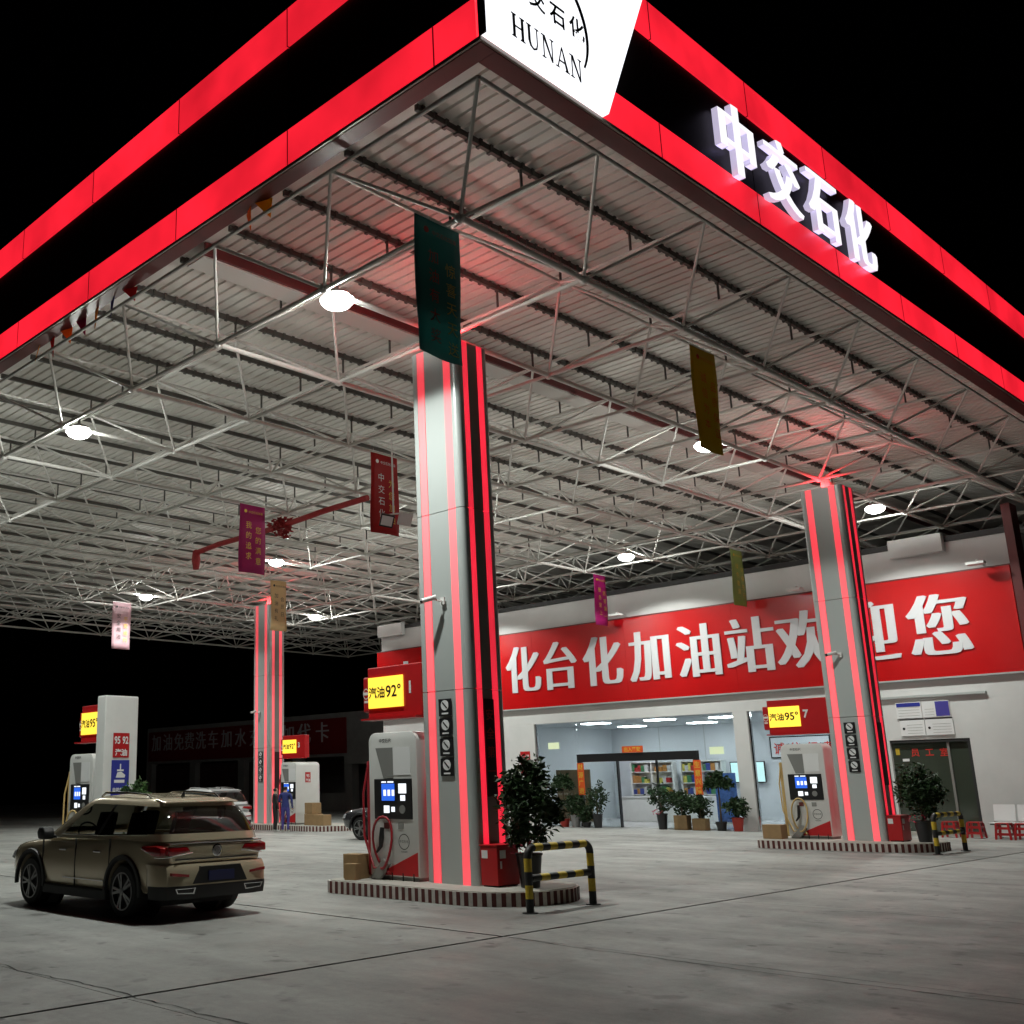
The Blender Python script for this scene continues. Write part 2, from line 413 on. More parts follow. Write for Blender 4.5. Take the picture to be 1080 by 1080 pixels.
# fascia: separate panels; front faces -Y at CY0, right side faces +X at CX1
M_JNT = mat('panel_joint_red', (.05, .003, .005), .5, emit=(1, .01, .03), estr=.12)
def fascia_run(axis):
    if axis == 'x': cuts = [CX1] + [-8.26 - 3.1 * k for k in range(15)] + [CX0]
    else: cuts = [CY0] + [10.4 + 3.1 * k for k in range(12)] + [CY1]
    for k in range(len(cuts) - 1):
        a, b = sorted((cuts[k], cuts[k + 1])); a += .014; b -= .014
        if k:
            c_ = cuts[k]
            for z0, z1 in ((11.035, 11.665), (13.175, 13.885)):
                J = MB()
                if axis == 'x': J.box(c_ - .012, c_ + .012, CY0 - .053, CY0 + .05, z0, z1)
                else: J.box(CX1 - .05, CX1 + .053, c_ - .012, c_ + .012, z0, z1)
                J.build('panel_joint', M_JNT, can)
        for nm, z0, z1, t, mt in (('red_light_panel', 11.04, 11.66, .05, M_REDLED), ('black_fascia_panel', 11.665, 13.17, .02, M_BLACKP), ('red_light_panel', 13.18, 13.88, .05, M_REDLED)):
            if axis == 'x':
                MB().box(a, b, CY0 - t, CY0 + .08, z0, z1).build(nm, mt, can)
            else:
                if b < 11.9 and False: continue
                MB().box(CX1 - .08, CX1 + t, a, b, z0, z1).build(nm, mt, can)
fascia_run('x'); fascia_run('y')
MB().box(CX0, CX1 - .09, CY0 + .09, CY0 + .24, 11.0, 13.9).build('fascia_back', M_MAROON, can)
MB().box(CX1 - .24, CX1 - .09, CY0 + .25, CY1, 11.0, 13.9).build('fascia_back', M_MAROON, can)
M_INNER = mat('inner_fascia_sheet', (.50, .48, .44), .6, 0, .1, 1)
MB().box(CX0, CX0 + .15, CY0 + .31, CY1, 10.95, 13.9).build('fascia_back', M_INNER, can)
MB().box(CX0 + .16, CX1 - .31, CY1 - .2, CY1, 10.95, 13.9).build('fascia_back', M_INNER, can)
MB().box(CX0, CX1 + .03, CY0 - .03, CY0 + .25, 10.965, 10.995).build('soffit_strip', M_MAROON, can)
MB().box(CX1 - .25, CX1 + .03, CY0 + .255, CY1, 10.965, 10.995).build('soffit_strip', M_MAROON, can)
MB().box(CX0, CX1 + .04, CY0 - .07, CY0 - .035, 10.975, 11.03).build('drip_edge', mat('drip_edge', (.35, .30, .26), .4, .3), can)
MB().box(CX1 + .035, CX1 + .07, CY0 - .07, CY1, 10.975, 11.03).build('drip_edge', MATS['drip_edge'], can)
# roof slab closing the top
MB().box(CX0 + .1, CX1 - .1, CY0 + .1, CY1 - .1, 11.36, 11.42).build('roof_top', M_PURLIN, can)

# corner light box with logo
lb = thing('logo_light_box', 'white glowing logo box on the canopy corner reading HUNAN', 'sign', (CX1, CY0, 11))
MB().prism([(-.06, .05), (2.62, .05), (4.0, 2.95), (-.06, 2.95)], .055, .16, 'x').build('light_panel', M_WHITEBOX, lb)
MB().prism([(-.085, .02), (-.065, .02), (-.065, 2.97), (-.085, 2.97)], .05, .165, 'x').build('box_edge', M_BLACK, lb)
def serif_letter(ch, cy, z0, h, wd):
    mb = MB(); T = wd * .17; t = wd * .07; S = h * .035
    def q(pts): mb.prism([(cy + (p[0] - .5) * wd, z0 + p[1] * h) for p in pts], .163, .172, 'x')
    def stem(x, tw): q([(x - tw, 0), (x + tw, 0), (x + tw, 1), (x - tw, 1)])
    def foot(x, y, ww=.17): q([(x - ww, y), (x + ww, y), (x + ww, y + .045), (x - ww, y + .045)])
    if ch == 'H':
        stem(.2, .085); stem(.8, .085)
        for x in (.2, .8): foot(x, 0); foot(x, .955)
        q([(.2, .47), (.8, .47), (.8, .53), (.2, .53)])
    if ch == 'U':
        pts = [(.12, 1), (.28, 1), (.28, .32), (.34, .14), (.5, .06), (.68, .14), (.75, .32), (.75, 1), (.81, 1), (.81, .3), (.74, .08), (.5, -.02), (.24, .08), (.12, .3)]
        q(pts); foot(.2, .955); foot(.78, .955, .14)
    if ch == 'N':
        stem(.18, .03); stem(.82, .03); q([(.12, 1), (.30, 1), (.85, 0), (.76, 0)]); foot(.18, 0, .14); foot(.14, .955, .12); foot(.82, .955, .14)
    if ch == 'A':
        q([(.08, 0), (.15, 0), (.5, .92), (.5, 1), (.47, 1)]); q([(.78, 0), (.96, 0), (.53, 1), (.47, 1)])
        q([(.26, .32), (.72, .32), (.72, .38), (.26, .38)]); foot(.1, 0, .13); foot(.87, 0, .17)
    mb.build('letter', M_BPRINT, lb)
for k, ch in enumerate('HUNAN'): serif_letter(ch, .60 + k * .318, .25, .36, .29)
for k, ch in enumerate('中交石化'):
    letter(ch, M_BPRINT, (.168, .60 + k * .455, 1.10 + (.03 if k % 2 else 0)), FX, lb, .37, .006, 1.0, .003, sx=1.0)
ring = []
for k in range(40):
    a = math.radians(-29 + 150 * k / 39); ring.append((1.2 + 1.0 * math.cos(a), 1.02 + 1.0 * math.sin(a), .035 * math.sin(PI * min(1, (k + 3) / 42)) + .012))
vs = []; fs = []
for k, (yy, zz, hw) in enumerate(ring):
    c = Vector((yy - 1.2, zz - 1.02)).normalized()
    vs += [(.170, yy - c.x * hw, zz - c.y * hw), (.170, yy + c.x * hw, zz + c.y * hw)]
    if k: fs.append((2 * k - 2, 2 * k - 1, 2 * k + 1, 2 * k))
MB().add(vs, fs).build('logo_ring', M_BPRINT, lb)
# channel letters on the right fascia
sg = thing('canopy_lettering', 'four big white glowing characters on the black right fascia', 'sign', (CX1 + .03, 18.3, 12.3))
for k, ch in enumerate('中交石化'):
    link('letter', heavy(ch, M_WLETTER, 1.42, .05, .006, .055, M_WRETURN), sg, (.08, -2.45 + 1.63 * k, 0), FX, (.95, 1.04, 1))

# ------------------------------------------------------------------ downlights
lens = MB().lathe([(.04, -.17), (.13, -.155), (.22, -.11), (.28, -.04), (.285, -.004)], 24).mesh('lamp_lens', M_LAMP, smooth=1)
fill_ring = MB().lathe([(.22, .003), (.22, .036)], 24, caps=False).mesh('deck_fill_ring', M_DECKFILL, smooth=1)  # emitting ring added above the flange to light the deck sideways
hous = MB().lathe([(.30, -.004), (.30, .002), (.18, .0025), (.18, .037), (.25, .038), (.20, .11), (.10, .16), (.03, .17), (.03, .30)], 24).mesh('lamp_housing', M_HOUSING, smooth=.6)  # bottom flange shaped to block the added ring's light downwards
LN = ['over the corner nearest the logo box', 'behind the olive banner', 'beside the tall right column', 'over the parked tan car', 'hidden behind the near column', 'above the red wall banner', 'over the front edge, out to the left', 'near the beige banner', 'hidden deep behind the near column', 'at the far left of the front row', 'above the pale pink banner', 'at the far rear left']
for k, (x, yv) in enumerate(LAMP_SPOTS):
    t = thing('canopy_light', 'round white canopy downlight ' + LN[k], 'lamp', (x, yv, 9.64), group='downlights under the canopy')
    link('lamp_housing', hous, t); link('lamp_lens', lens, t); link('deck_fill_ring', fill_ring, t)
    L = bpy.data.lights.new('spot', 'SPOT'); L.energy = LAMP_POWER; L.spot_size = math.radians(141); L.spot_blend = .14; L.shadow_soft_size = .1; L.color = (.945, 1, .94)
    L.use_nodes = True; nt = L.node_tree; em = nt.nodes['Emission']      # reflector throws most light downwards
    tcn = nt.nodes.new('ShaderNodeTexCoord'); sep = nt.nodes.new('ShaderNodeSeparateXYZ'); ab = nt.nodes.new('ShaderNodeMath'); ab.operation = 'ABSOLUTE'
    pw = nt.nodes.new('ShaderNodeMath'); pw.operation = 'POWER'; pw.inputs[1].default_value = 1.9
    nt.links.new(tcn.outputs['Normal'], sep.inputs[0]); nt.links.new(sep.outputs['Z'], ab.inputs[0]); nt.links.new(ab.outputs[0], pw.inputs[0]); nt.links.new(pw.outputs[0], em.inputs['Strength'])
    lo = bpy.data.objects.new('spot_lamp', L); COL.objects.link(lo); lo.parent = t; lo.location = (0, 0, -.28)

# ------------------------------------------------------------------ columns
CW, CD, CZ0, CZ1 = 1.12, .86, .2, 9.36
def column(cx, cy, label):
    t = thing('canopy_column', label, 'column', (cx, cy, 0), group='canopy columns')
    hx, hy = CW / 2, CD / 2
    for z0, z1 in ((CZ0, 3.25), (3.262, 6.3), (6.312, CZ1)):
        MB().box(-hx + .05, hx - .05, -hy + .05, hy - .05, z0, z1).build('core', M_ALUD, t)
        for sx in (-1, 1):           # rounded corner trims
            for sy in (-1, 1):
                pts = []
                for a in range(7):
                    b = PI / 2 * a / 6; pts.append((sx * (hx - .10 + .10 * math.cos(b)), sy * (hy - .10 + .10 * math.sin(b))))
                pts += [(sx * (hx - .16), sy * hy), (sx * (hx - .16), sy * (hy - .16)), (sx * hx, sy * (hy - .16))]
                MB().prism(pts, z0, z1).build('corner_trim', M_ALU, t, smooth=.5)
        # front/back panels
        for sy in (-1, 1):
            yo = sy * hy
            for a, b, nm, mt, pr in ((-hx + .165, -hx + .325, 'red_light_strip', M_REDCOL, -.004), (-hx + .33, hx - .33, 'face_panel', M_ALU, -.012), (hx - .325, hx - .165, 'red_light_strip', M_REDCOL, -.004)):
                y0, y1 = sorted((yo + sy * pr, yo - sy * .06)); MB().box(a, b, y0, y1, z0, z1).build(nm, mt, t)
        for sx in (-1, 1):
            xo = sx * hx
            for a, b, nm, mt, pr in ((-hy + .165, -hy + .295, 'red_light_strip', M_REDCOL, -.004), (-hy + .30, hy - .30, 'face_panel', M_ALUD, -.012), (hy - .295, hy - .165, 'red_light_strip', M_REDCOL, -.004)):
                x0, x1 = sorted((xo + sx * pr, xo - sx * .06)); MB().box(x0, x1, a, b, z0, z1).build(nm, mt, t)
    MB().box(-.34, .34, -.24, .24, CZ1 + .002, CZ1 + .03).build('head_light', M_REDTOP, t)
    MB().cyl((0, 0, CZ1), (0, 0, ZB), .11, n=12).build('bearing_post', M_STEEL, t)
    for k in range(4):
        z = 2.98 - .32 * k
        s = plate('warning_sign', -.14, .14, z - .14, z + .14, M_BLACK, t, -hy - .002, .012)
        pts = [(.085 * math.cos(2 * PI * i / 20), z + .035 + .085 * math.sin(2 * PI * i / 20)) for i in range(20)]
        MB().prism(pts, -hy - .020, -hy - .0145, 'y').build('sign_disc', M_WPRINT, s)
        q = []
        for a, b in ((-1, -1), (-1, 1), (1, 1), (1, -1)):
            u, v_ = a * .07, b * .012; q.append((u * .7 + v_ * .7, z + .035 - u * .7 + v_ * .7))
        MB().prism(q, -hy - .024, -hy - .0205, 'y').build('sign_slash', M_BPRINT, s)
        MB().box(-.07, .07, -hy - .02, -hy - .0145, z - .11, z - .085).build('sign_caption', M_WPRINT, s)
    # dark poster on the right side
    MB().box(hx + .001, hx + .012, -.125, .125, 1.55, 3.1).build('side_poster', mat('dark_poster', (.03, .008, .01), .4), t)
    return t
COLS = [(-12.13, 13.65), (-12.0, 28.73), (-36.6, 28.73)]
c1 = column(*COLS[0], 'near grey column with glowing red strips beside the guard rail')
c2 = column(*COLS[1], 'grey column with glowing red strips in front of the red wall banner')
c3 = column(*COLS[2], 'far grey column with glowing red strips behind the tan car')
for k, ch in enumerate('安全第一'): letter(ch, M_REDT, (CW / 2 + .016, -.0, 2.85 - .3 * k), FX, c1, .2, 0, 1, 0)

# security cameras on the columns
def cctv(x, y, z, label):
    t = thing('security_camera', label, 'camera', (x, y, z), group='security cameras on columns')
    MB().box(-.05, .05, -.02, .0, -.06, .06).build('wall_plate', M_WHITE, t)
    MB().tube([(0, -.02, 0), (-.04, -.10, 0), (-.08, -.15, .03)], .014, 6).build('bracket', M_WHITE, t)
    MB().cyl((-.04, -.12, .06), (-.22, -.27, .0), .042, n=12).build('camera_body', M_WHITE, t, smooth=.6)
    MB().cyl((-.22, -.27, .0), (-.25, -.295, -.01), .040, n=12).build('camera_lens', M_BLACK, t, smooth=.6)
cctv(-12.08, 13.2, 4.75, 'white security camera on the near column above its warning signs')
cctv(-12.0, 28.28, 4.85, 'white security camera on the right column above its warning signs')
cctv(-36.7, 28.28, 4.75, 'white security camera high on the far column')

# ------------------------------------------------------------------ pump islands
def island(x0, x1, y0, y1, label):
    t = thing('pump_island', label, 'island', ((x0 + x1) / 2, (y0 + y1) / 2, 0), group='pump islands')
    hx, hy = (x1 - x0) / 2, (y1 - y0) / 2; pts = []; Q = hy * .92; q = .25
    for cx_, cy_, a0, R in ((hx - Q, -hy + Q, -90, Q), (hx - Q, hy - Q, 0, Q), (-hx + q, hy - q, 90, q), (-hx + q, -hy + q, 180, q)):
        for k in range(9): a = math.radians(a0 + 90 * k / 8); pts.append((cx_ + R * math.cos(a), cy_ + R * math.sin(a)))
    MB().prism(pts, 0.002, .2).build('kerb', M_KERBW, t, bevel=0)
    MB().prism([(p[0] * .985, p[1] * .975) for p in pts], .2, .212).build('island_top', M_ISL, t)
    st = MB().box(-.034, .034, -.006, .012, .006, .197).mesh('kerb_stripe', M_KERBB)
    # walk along the outline
    P = pts + [pts[0]]; L = []; s = 0
    for a, b in zip(P[:-1], P[1:]): L.append((s, Vector(a), Vector(b))); s += (Vector(b) - Vector(a)).length
    n = int(s / .142); n = n if n < 300 else 300
    for k in range(n):
        d = (k + .5) * s / n
        for (s0, a, b) in reversed(L):
            if d >= s0: break
        e = (b - a).normalized(); p = a + e * (d - s0)
        link('kerb_stripe', st, t, (p.x, p.y, 0), (0, 0, math.atan2(e.y, e.x)))
    return t
island(-14.45, -10.35, 12.5, 14.85, 'striped kerb pump island under the near column')
island(-14.45, -10.25, 27.4, 29.95, 'striped kerb pump island under the right column')
island(-38.2, -31.6, 27.4, 29.95, 'striped kerb pump island under the far column')
island(-26.3, -21.2, 12.5, 14.85, 'striped kerb pump island behind the tan car')

# ------------------------------------------------------------------ fuel dispensers
def pump(x, y, label, hose_m, w=1.16, d=.55, h=2.42, z=.212, rz=0, grade=None):
    t = thing('fuel_dispenser', label, 'fuel pump', (x, y, z), rz, group='fuel dispensers')
    hw, hd = w / 2, d / 2
    R = .16; out = [(-hw, .06), (hw, .06)]
    for k in range(7): a = math.radians(90 * k / 6); out.append((hw - R + R * math.cos(a), h - R + R * math.sin(a)))
    for k in range(7): a = math.radians(90 + 90 * k / 6); out.append((-hw + R + R * math.cos(a), h - R + R * math.sin(a)))
    MB().prism(out, -hd, hd, 'y').build('cabinet', M_PUMPW, t, bevel=.02, smooth=.5)
    MB().box(-hw + .04, hw - .04, -hd + .03, hd - .03, 0, .062).build('plinth', M_ALUD, t)
    f = -hd
    MB().prism([(-.40, 2.16), (.02, 2.16), (.02, 1.66), (-.22, 1.66)], f - .006, f + .02, 'y').build('recess', M_PUMPG, t)
    MB().box(.03, .44, f - .008, f + .02, 1.70, 2.16).build('upper_panel', M_WPRINT, t)
    MB().box(-.44, .46, f - .02, f + .02, .98, 1.64).build('display_panel', M_BLACK, t, bevel=.01)
    MB().box(-.25, .06, f - .026, f - .0205, 1.28, 1.56).build('screen', M_SCRB, t)
    for a, b, c, e in ((-.25, -.14, 1.575, 1.60), (-.10, .04, 1.575, 1.60), (.16, .34, 1.40, 1.56), (.20, .31, 1.28, 1.37), (-.20, -.07, 1.08, 1.20), (-.02, .06, 1.10, 1.18)):
        MB().box(a, b, f - .026, f - .0205, c, e).build('screen_label', M_SCRW, t)
    for a in (-.2, -.1, 0): MB().box(a, a + .06, f - .029, f - .0262, 1.36, 1.46).build('screen_digit', M_SCRW, t)
    MB().lathe([(.07, 0), (.07, .008)], 16).build('keypad', M_PUMPG, t, (.24, f - .0205, 1.14), (PI / 2, 0, 0))
    for a in (-.22, .12): MB().box(a, a + .12, f - .012, f + .01, .82, .92).build('sticker', mat('dark_sticker', (.15, .03, .03), .5) if a < 0 else M_ALUD, t)
    MB().prism([(-.40, .08), (hw - .03, .08), (hw - .03, .46)], f - .005, f + .01, 'y').build('red_wedge', M_REDP, t)
    rg = MB(); n = 28; vs = []; fs = []
    for k in range(n):
        a = 2 * PI * k / n
        for r in (.115, .127): vs.append((.24 + r * math.cos(a), f - .004, .62 + r * math.sin(a)))
    for k in range(n): fs.append((2 * k, 2 * k + 1, (2 * k + 3) % (2 * n), (2 * k + 2) % (2 * n)))
    rg.add(vs, fs).build('emblem_ring', M_BPRINT, t)
    letter('中交石化', M_BPRINT, (.24, f - .004, .625), FY, t, .052)
    letter('HUNAN', M_BPRINT, (.24, f - .004, .46), FY, t, .04)
    letter('中交石化', M_BPRINT, (-.16, f - .004, 2.28), FY, t, .075, .001)
    # hose side: red channel, nozzle, looped hose
    MB().box(-hw - .10, -hw - .005, -hd + .03, hd - .1, .05, 1.95).build('hose_channel', hose_m, t, bevel=.02)
    MB().prism([(-.50, .02), (-.25, .02), (-.05, .25), (-.18, .35)], f - .10, f - .03, 'y').build('nozzle_guard', M_ALUD, t, bevel=.01)
    loop = []
    for k in range(25):
        a = -PI / 2 - .35 + (2 * PI + .7) * k / 24
        loop.append((-.20 + .20 * math.cos(a) * (1 - .0 * k), f - .07 - .05 * math.sin(k * .5), .60 + .42 * math.sin(a)))
    MB().tube([(-hw - .05, f + .05, 1.95), (-hw - .10, f - .05, 1.4), (-hw - .06, f - .08, .7), (-.40, f - .09, .18)] + loop + [(-.05, f - .1, .12)], .021, 8).build('hose', hose_m, t, smooth=1.2)
    MB().tube([(-.22, f - .06, .84), (-.21, f - .09, .68), (-.23, f - .09, .54), (-.30, f - .12, .44)], [.035, .045, .035, .018], 8).build('nozzle', M_BLACK, t, smooth=1.0)
    for k in range(4): MB().cyl((-.3 + .25 * k, f - .004, .0), (-.3 + .25 * k, f - .004, .12), .012, n=6).build('foot_bolt', M_BLACKM, t)
    if grade:
        MB().box(hw + .001, hw + .008, -.14, .14, 1.62, 2.02).build('grade_sign', M_REDP, t)
        letter(grade, M_WPRINT, (hw + .011, 0, 1.88), FX, t, .17, .004); letter('汽油', M_WPRINT, (hw + .011, 0, 1.71), FX, t, .12, .003)
    return t
M_HOSER = mat('red_hose', (.30, .012, .02), .45); M_HOSEY = mat('cream_hose', (.55, .38, .15), .5); M_HOSEO = mat('orange_channel', (.55, .12, .02), .45)
pump(-13.34, 13.42, 'white fuel dispenser with red hose beside the near column', M_HOSER)
pump(-13.42, 28.75, 'white fuel dispenser with cream hose in front of the shop window', M_HOSEY)
pump(-34.3, 28.55, 'white fuel dispenser behind the two people', M_HOSER, w=.95, d=1.25, grade='95')
pump(-24.3, 13.5, 'white fuel dispenser with yellow hose behind the tan car', M_HOSEY, w=1.15, d=.55, h=2.36)

# slab pillar on the far left island
t = thing('sign_pillar', 'white slab pillar with red 95 92 fuel sign beside the left dispenser', 'pillar', (-23.38, 13.66, .212))
MB().box(-.2, .2, -.46, .46, 0, 3.72).build('pillar_body', M_WHITE, t, bevel=.03)
s = MB().box(.205, .213, -.22, .22, 2.25, 2.83).build('fuel_sign', M_REDP, t)
letter('95', M_WPRINT, (.217, -.11, 2.66), FX, s, .24, .006, sx=.7); letter('92', M_WPRINT, (.217, .11, 2.66), FX, s, .24, .006, sx=.7)
letter('汽油', M_WPRINT, (.217, 0, 2.37), FX, s, .17, .006)
s = MB().box(.205, .213, -.24, .24, 1.2, 2.19).build('blue_notice', M_BLUEP, t)
MB().box(.2135, .2165, -.09, .09, 1.93, 1.97).build('nozzle_mark', M_WPRINT, s); MB().box(.2135, .2165, -.015, .015, 1.97, 2.10).build('nozzle_mark', M_WPRINT, s)
MB().prism([(-.12, 1.78), (.12, 1.78), (.14, 1.84), (.02, 1.92), (-.08, 1.90)], .2135, .2165, 'x').build('nozzle_mark', M_WPRINT, s)
MB().box(.2135, .2165, -.16, .12, 1.66, 1.73).build('notice_line', M_WPRINT, s)
letter('自助加油', M_WPRINT, (.217, 0, 1.5), FX, s, .1, .002)

# ------------------------------------------------------------------ price light boxes
def price(x, y, z, label, grade, num, w=1.5):
    t = thing('price_sign', label, 'sign', (x, y, z), group='price light boxes on the islands')
    h = .9; x1 = w / 2; x0 = -w / 2
    MB().box(x0 + .16, x1, -.12, .12, -h / 2, h / 2).build('housing', M_REDP, t, bevel=.015)
    MB().box(x0, x0 + .155, -.09, .09, -.33, .30).build('logo_wing', M_REDP, t, bevel=.03)
    MB().box(x0 + .20, x0 + 1.06, -.150, -.122, -.27, .27).build('display', M_YELSCR, t)
    letter('汽油', M_BPRINT, (x0 + .42, -.156, 0), FY, t, .21, .005); letter(grade + '°', M_BPRINT, (x0 + .84, -.156, .01), FY, t, .28, .006)
    letter(num, M_WPRINT, (x0 + 1.22, -.125, .05), FY, t, .28, .01)
    MB().box(x0 + .16, x1, -.30, .0, -h / 2 - .035, -h / 2 - .003).build('bottom_lip', M_REDP, t)
    n = 20; vs = []; fs = []
    for k in range(n):
        a = 2 * PI * k / n
        for r in (.062, .075): vs.append((x0 + .08 + r * math.cos(a), -.093, .0 + 1.3 * r * math.sin(a)))
    for k in range(n): fs.append((2 * k, 2 * k + 1, (2 * k + 3) % (2 * n), (2 * k + 2) % (2 * n)))
    MB().add(vs, fs).build('emblem', M_WPRINT, t)
    MB().box(x0 + .03, x0 + .13, -.094, -.0905, -.16, -.12).build('emblem_caption', M_WPRINT, t); MB().box(x0 + .02, x0 + .14, -.094, -.0905, -.02, .03).build('emblem_bar', M_WPRINT, t)
price(-13.48, 13.42, 3.34, 'red price box with yellow display 92 on the near column', '92', '1')
price(-13.5, 28.6, 3.36, 'red price box with yellow display 95 on the right column', '95', '7', 1.8)
price(-34.9, 28.75, 3.28, 'red price box with yellow display beside the far column', '92', '3', 1.6)
price(-24.37, 13.68, 3.33, 'red price box with yellow display left of the slab pillar', '95', '5', 1.55)

# ------------------------------------------------------------------ plants
def leaf_mesh(name, mt, n, fn, size, seed):
    r = random.Random(seed); vs = []; fs = []
    for i in range(n):
        p = Vector(fn(r)); L = size * r.uniform(.6, 1.25); W = L * .26
        d = Vector((r.gauss(0, 1), r.gauss(0, 1), r.gauss(-.1, .6))).normalized(); s = d.orthogonal(); s.rotate(Matrix.Rotation(r.uniform(0, 6.28), 3, d)); s.normalize(); nn = d.cross(s)
        o = len(vs)
        vs += [p, p + d * L * .5 + s * W + nn * .1 * L, p + d * L - nn * .1 * L, p + d * L * .5 - s * W + nn * .1 * L]
        fs.append((o, o + 1, o + 2, o + 3))
    mb = MB(); mb.add(vs, fs); return mb.mesh(name, mt, fix=False)
def plant(x, y, z, label, h=1.8, r=.38, pot='b', ph=.42, kind='bush', n=520, lm=None, seed=1, base=None, flowers=False):
    t = thing('potted_plant', label, 'plant', (x, y, z), group='potted plants')
    pm = {'b': M_POTB, 'g': M_POTG, 'r': M_POTR, 't': M_POTBR}[pot]; pr = min(.2, r * .62)
    if pot == 't': MB().box(-.26, .26, -.16, .16, 0, ph).build('pot', pm, t, bevel=.015)
    else: MB().lathe([(pr * .72, 0), (pr * .98, ph * .93), (pr * 1.05, ph * .94), (pr * 1.05, ph), (pr * .92, ph), (pr * .9, ph - .05)], 18).build('pot', pm, t, smooth=.6)
    lm = lm or M_LEAF
    if kind == 'bush':
        zc = (ph + h) / 2 + .03; hz = (h - ph) / 2
        cl = []; q0 = random.Random(seed * 7)
        for _ in range(22):
            while True:
                a = Vector((q0.uniform(-1, 1), q0.uniform(-1, 1), q0.uniform(-1, 1)))
                if .35 < a.length < .95: break
            cl.append(a)
        def fn(q):
            if q.random() < .8:
                a = q.choice(cl); a = a + Vector((q.gauss(0, .15), q.gauss(0, .15), q.gauss(0, .12)))
                return (a.x * r, a.y * r, max(ph + .02, zc + a.z * hz))
            while True:
                a = Vector((q.uniform(-1, 1), q.uniform(-1, 1), q.uniform(-1, 1)))
                if .1 < a.length < 1: break
            wv = 1 + .18 * math.sin(5 * math.atan2(a.y, a.x) + seed) + .12 * math.sin(9 * a.z + seed)
            tp = 1 - .35 * max(0, a.z) ** 2
            return (a.x * r * wv * tp, a.y * r * wv * tp, zc + a.z * hz)
        MB().tube([(0, 0, ph - .06), (.02, 0, zc), (0, .02, h - .25)], [.03, .022, .008], 6).build('stem', M_STEM, t)
        for k in range(5):
            a = k * 1.3; MB().tube([(0, 0, ph + .1 * k), (r * .6 * math.cos(a), r * .6 * math.sin(a), ph + .35 + hz * .25 * k)], [.014, .005], 5).build('branch', M_STEM, t)
        link('foliage', leaf_mesh('foliage', lm, n, fn, .13 if h > 1.5 else .15, seed), t)
    else:   # palm-like tuft on a thin trunk
        MB().tube([(0, 0, ph - .06), (.015, 0, h * .5), (0, 0, h * .78)], [.035, .03, .02], 7).build('trunk', M_STEM, t)
        def fn(q):
            a = q.uniform(0, 2 * PI); rr = r * math.sqrt(q.random()); return (rr * math.cos(a), rr * math.sin(a), h * .80 + (h * .2) * (1 - (rr / r) ** 2) * q.uniform(.2, 1) - .12 * (rr / r))
        link('foliage', leaf_mesh('foliage', lm, n, fn, .20, seed), t)
    if flowers:
        def ff(q): a = q.uniform(0, 6.28); return (.16 * math.cos(a) - .1, .16 * math.sin(a) - .08, ph + q.uniform(-.02, .14))
        link('blossom', leaf_mesh('blossom', mat('pink_blossom', (.6, .04, .09), .5), 26, ff, .07, seed + 3), t)
plant(-10.86, 13.6, .212, 'tall leafy plant in black pot between near column and guard rail', 1.84, .46, 'b', .5, n=2200, seed=3, flowers=True)
plant(-10.62, 28.5, .212, 'conical leafy plant in black pot beside the right column', 1.85, .48, 'b', .5, n=1800, seed=8, flowers=True)
plant(-22.05, 13.4, .212, 'bright green shrub in front of the slab pillar behind the car', 1.72, .36, 'g', .4, n=800, seed=5, lm=M_LEAF2)
PL = [(-26.45, 2.05, .34, 'r', .30, 'palm', 'slender palm in a red pot left of the shop door'), (-25.95, 1.22, .36, 'g', .45, 'bush', 'round shrub in a grey pot left of the shop door'),
      (-25.42, .80, .25, 'b', .2, 'bush', 'small low shrub between two pots left of the door'), (-24.95, 1.62, .33, 'b', .5, 'bush', 'tall shrub in a black pot at the left door jamb'),
      (-22.12, 1.56, .36, 'b', .55, 'bush', 'shrub with red blossom in black pot right of the entrance'), (-21.35, 1.35, .36, 't', .5, 'bush', 'leafy plant in a pale square planter right of the entrance'),
      (-20.6, 1.22, .40, 't', .4, 'bush', 'wide shrub in a brown box planter under the notice'), (-19.85, 2.0, .40, 'b', .3, 'palm', 'tall palm with red ribboned pot right of the entrance'),
      (-19.2, 1.08, .34, 'r', .45, 'bush', 'low round shrub in a red pot by the white pier')]
for k, (x, h, r, pt, ph, kd, lab) in enumerate(PL):
    plant(x, 35.45 + .06 * (k % 2), .004, lab, h, r * 1.12, pt, ph, kd, 620, seed=20 + k, flowers=(k == 4))

# ------------------------------------------------------------------ guard rails
def rail(x, y0, y1, label):
    t = thing('guard_rail', label, 'guard rail', (x, (y0 + y1) / 2, 0), group='striped guard rails')
    L = (y1 - y0) / 2; R = .055; H = .87
    def seg(p0, p1, n, r, nm, start=0):
        p0 = Vector(p0); p1 = Vector(p1)
        for k in range(n):
            MB().cyl(p0 + (p1 - p0) * k / n, p0 + (p1 - p0) * (k + 1) / n, r, n=14).build(nm, (M_BLKPAINT, M_YEL)[(k + start) % 2], t, smooth=.6)
    for s in (-1, 1):
        seg((0, s * L, .012), (0, s * L, H - .14), 4, R, 'post_band')
        MB().lathe([(.11, 0), (.11, .012)], 16).build('base_plate', M_BLKPAINT, t, (0, s * L, 0))
        arc = [(0, s * (L - .13 + .13 * math.cos(a)), H - .13 + .13 * math.sin(a)) for a in [PI / 2 * k / 6 for k in range(7)]]
        MB().tube([(0, s * L, H - .145)] + arc, R, 14).build('bend', M_BLKPAINT, t, smooth=.8)
    seg((0, -L + .13, H), (0, L - .13, H), 7, R, 'top_band', 1)
    seg((0, -L + .05, H * .53), (0, L - .05, H * .53), 7, R * .9, 'mid_band', 0)
rail(-9.97, 12.45, 13.93, 'yellow and black guard rail at the near island')
rail(-10.0, 27.45, 29.2, 'yellow and black guard rail at the right island')

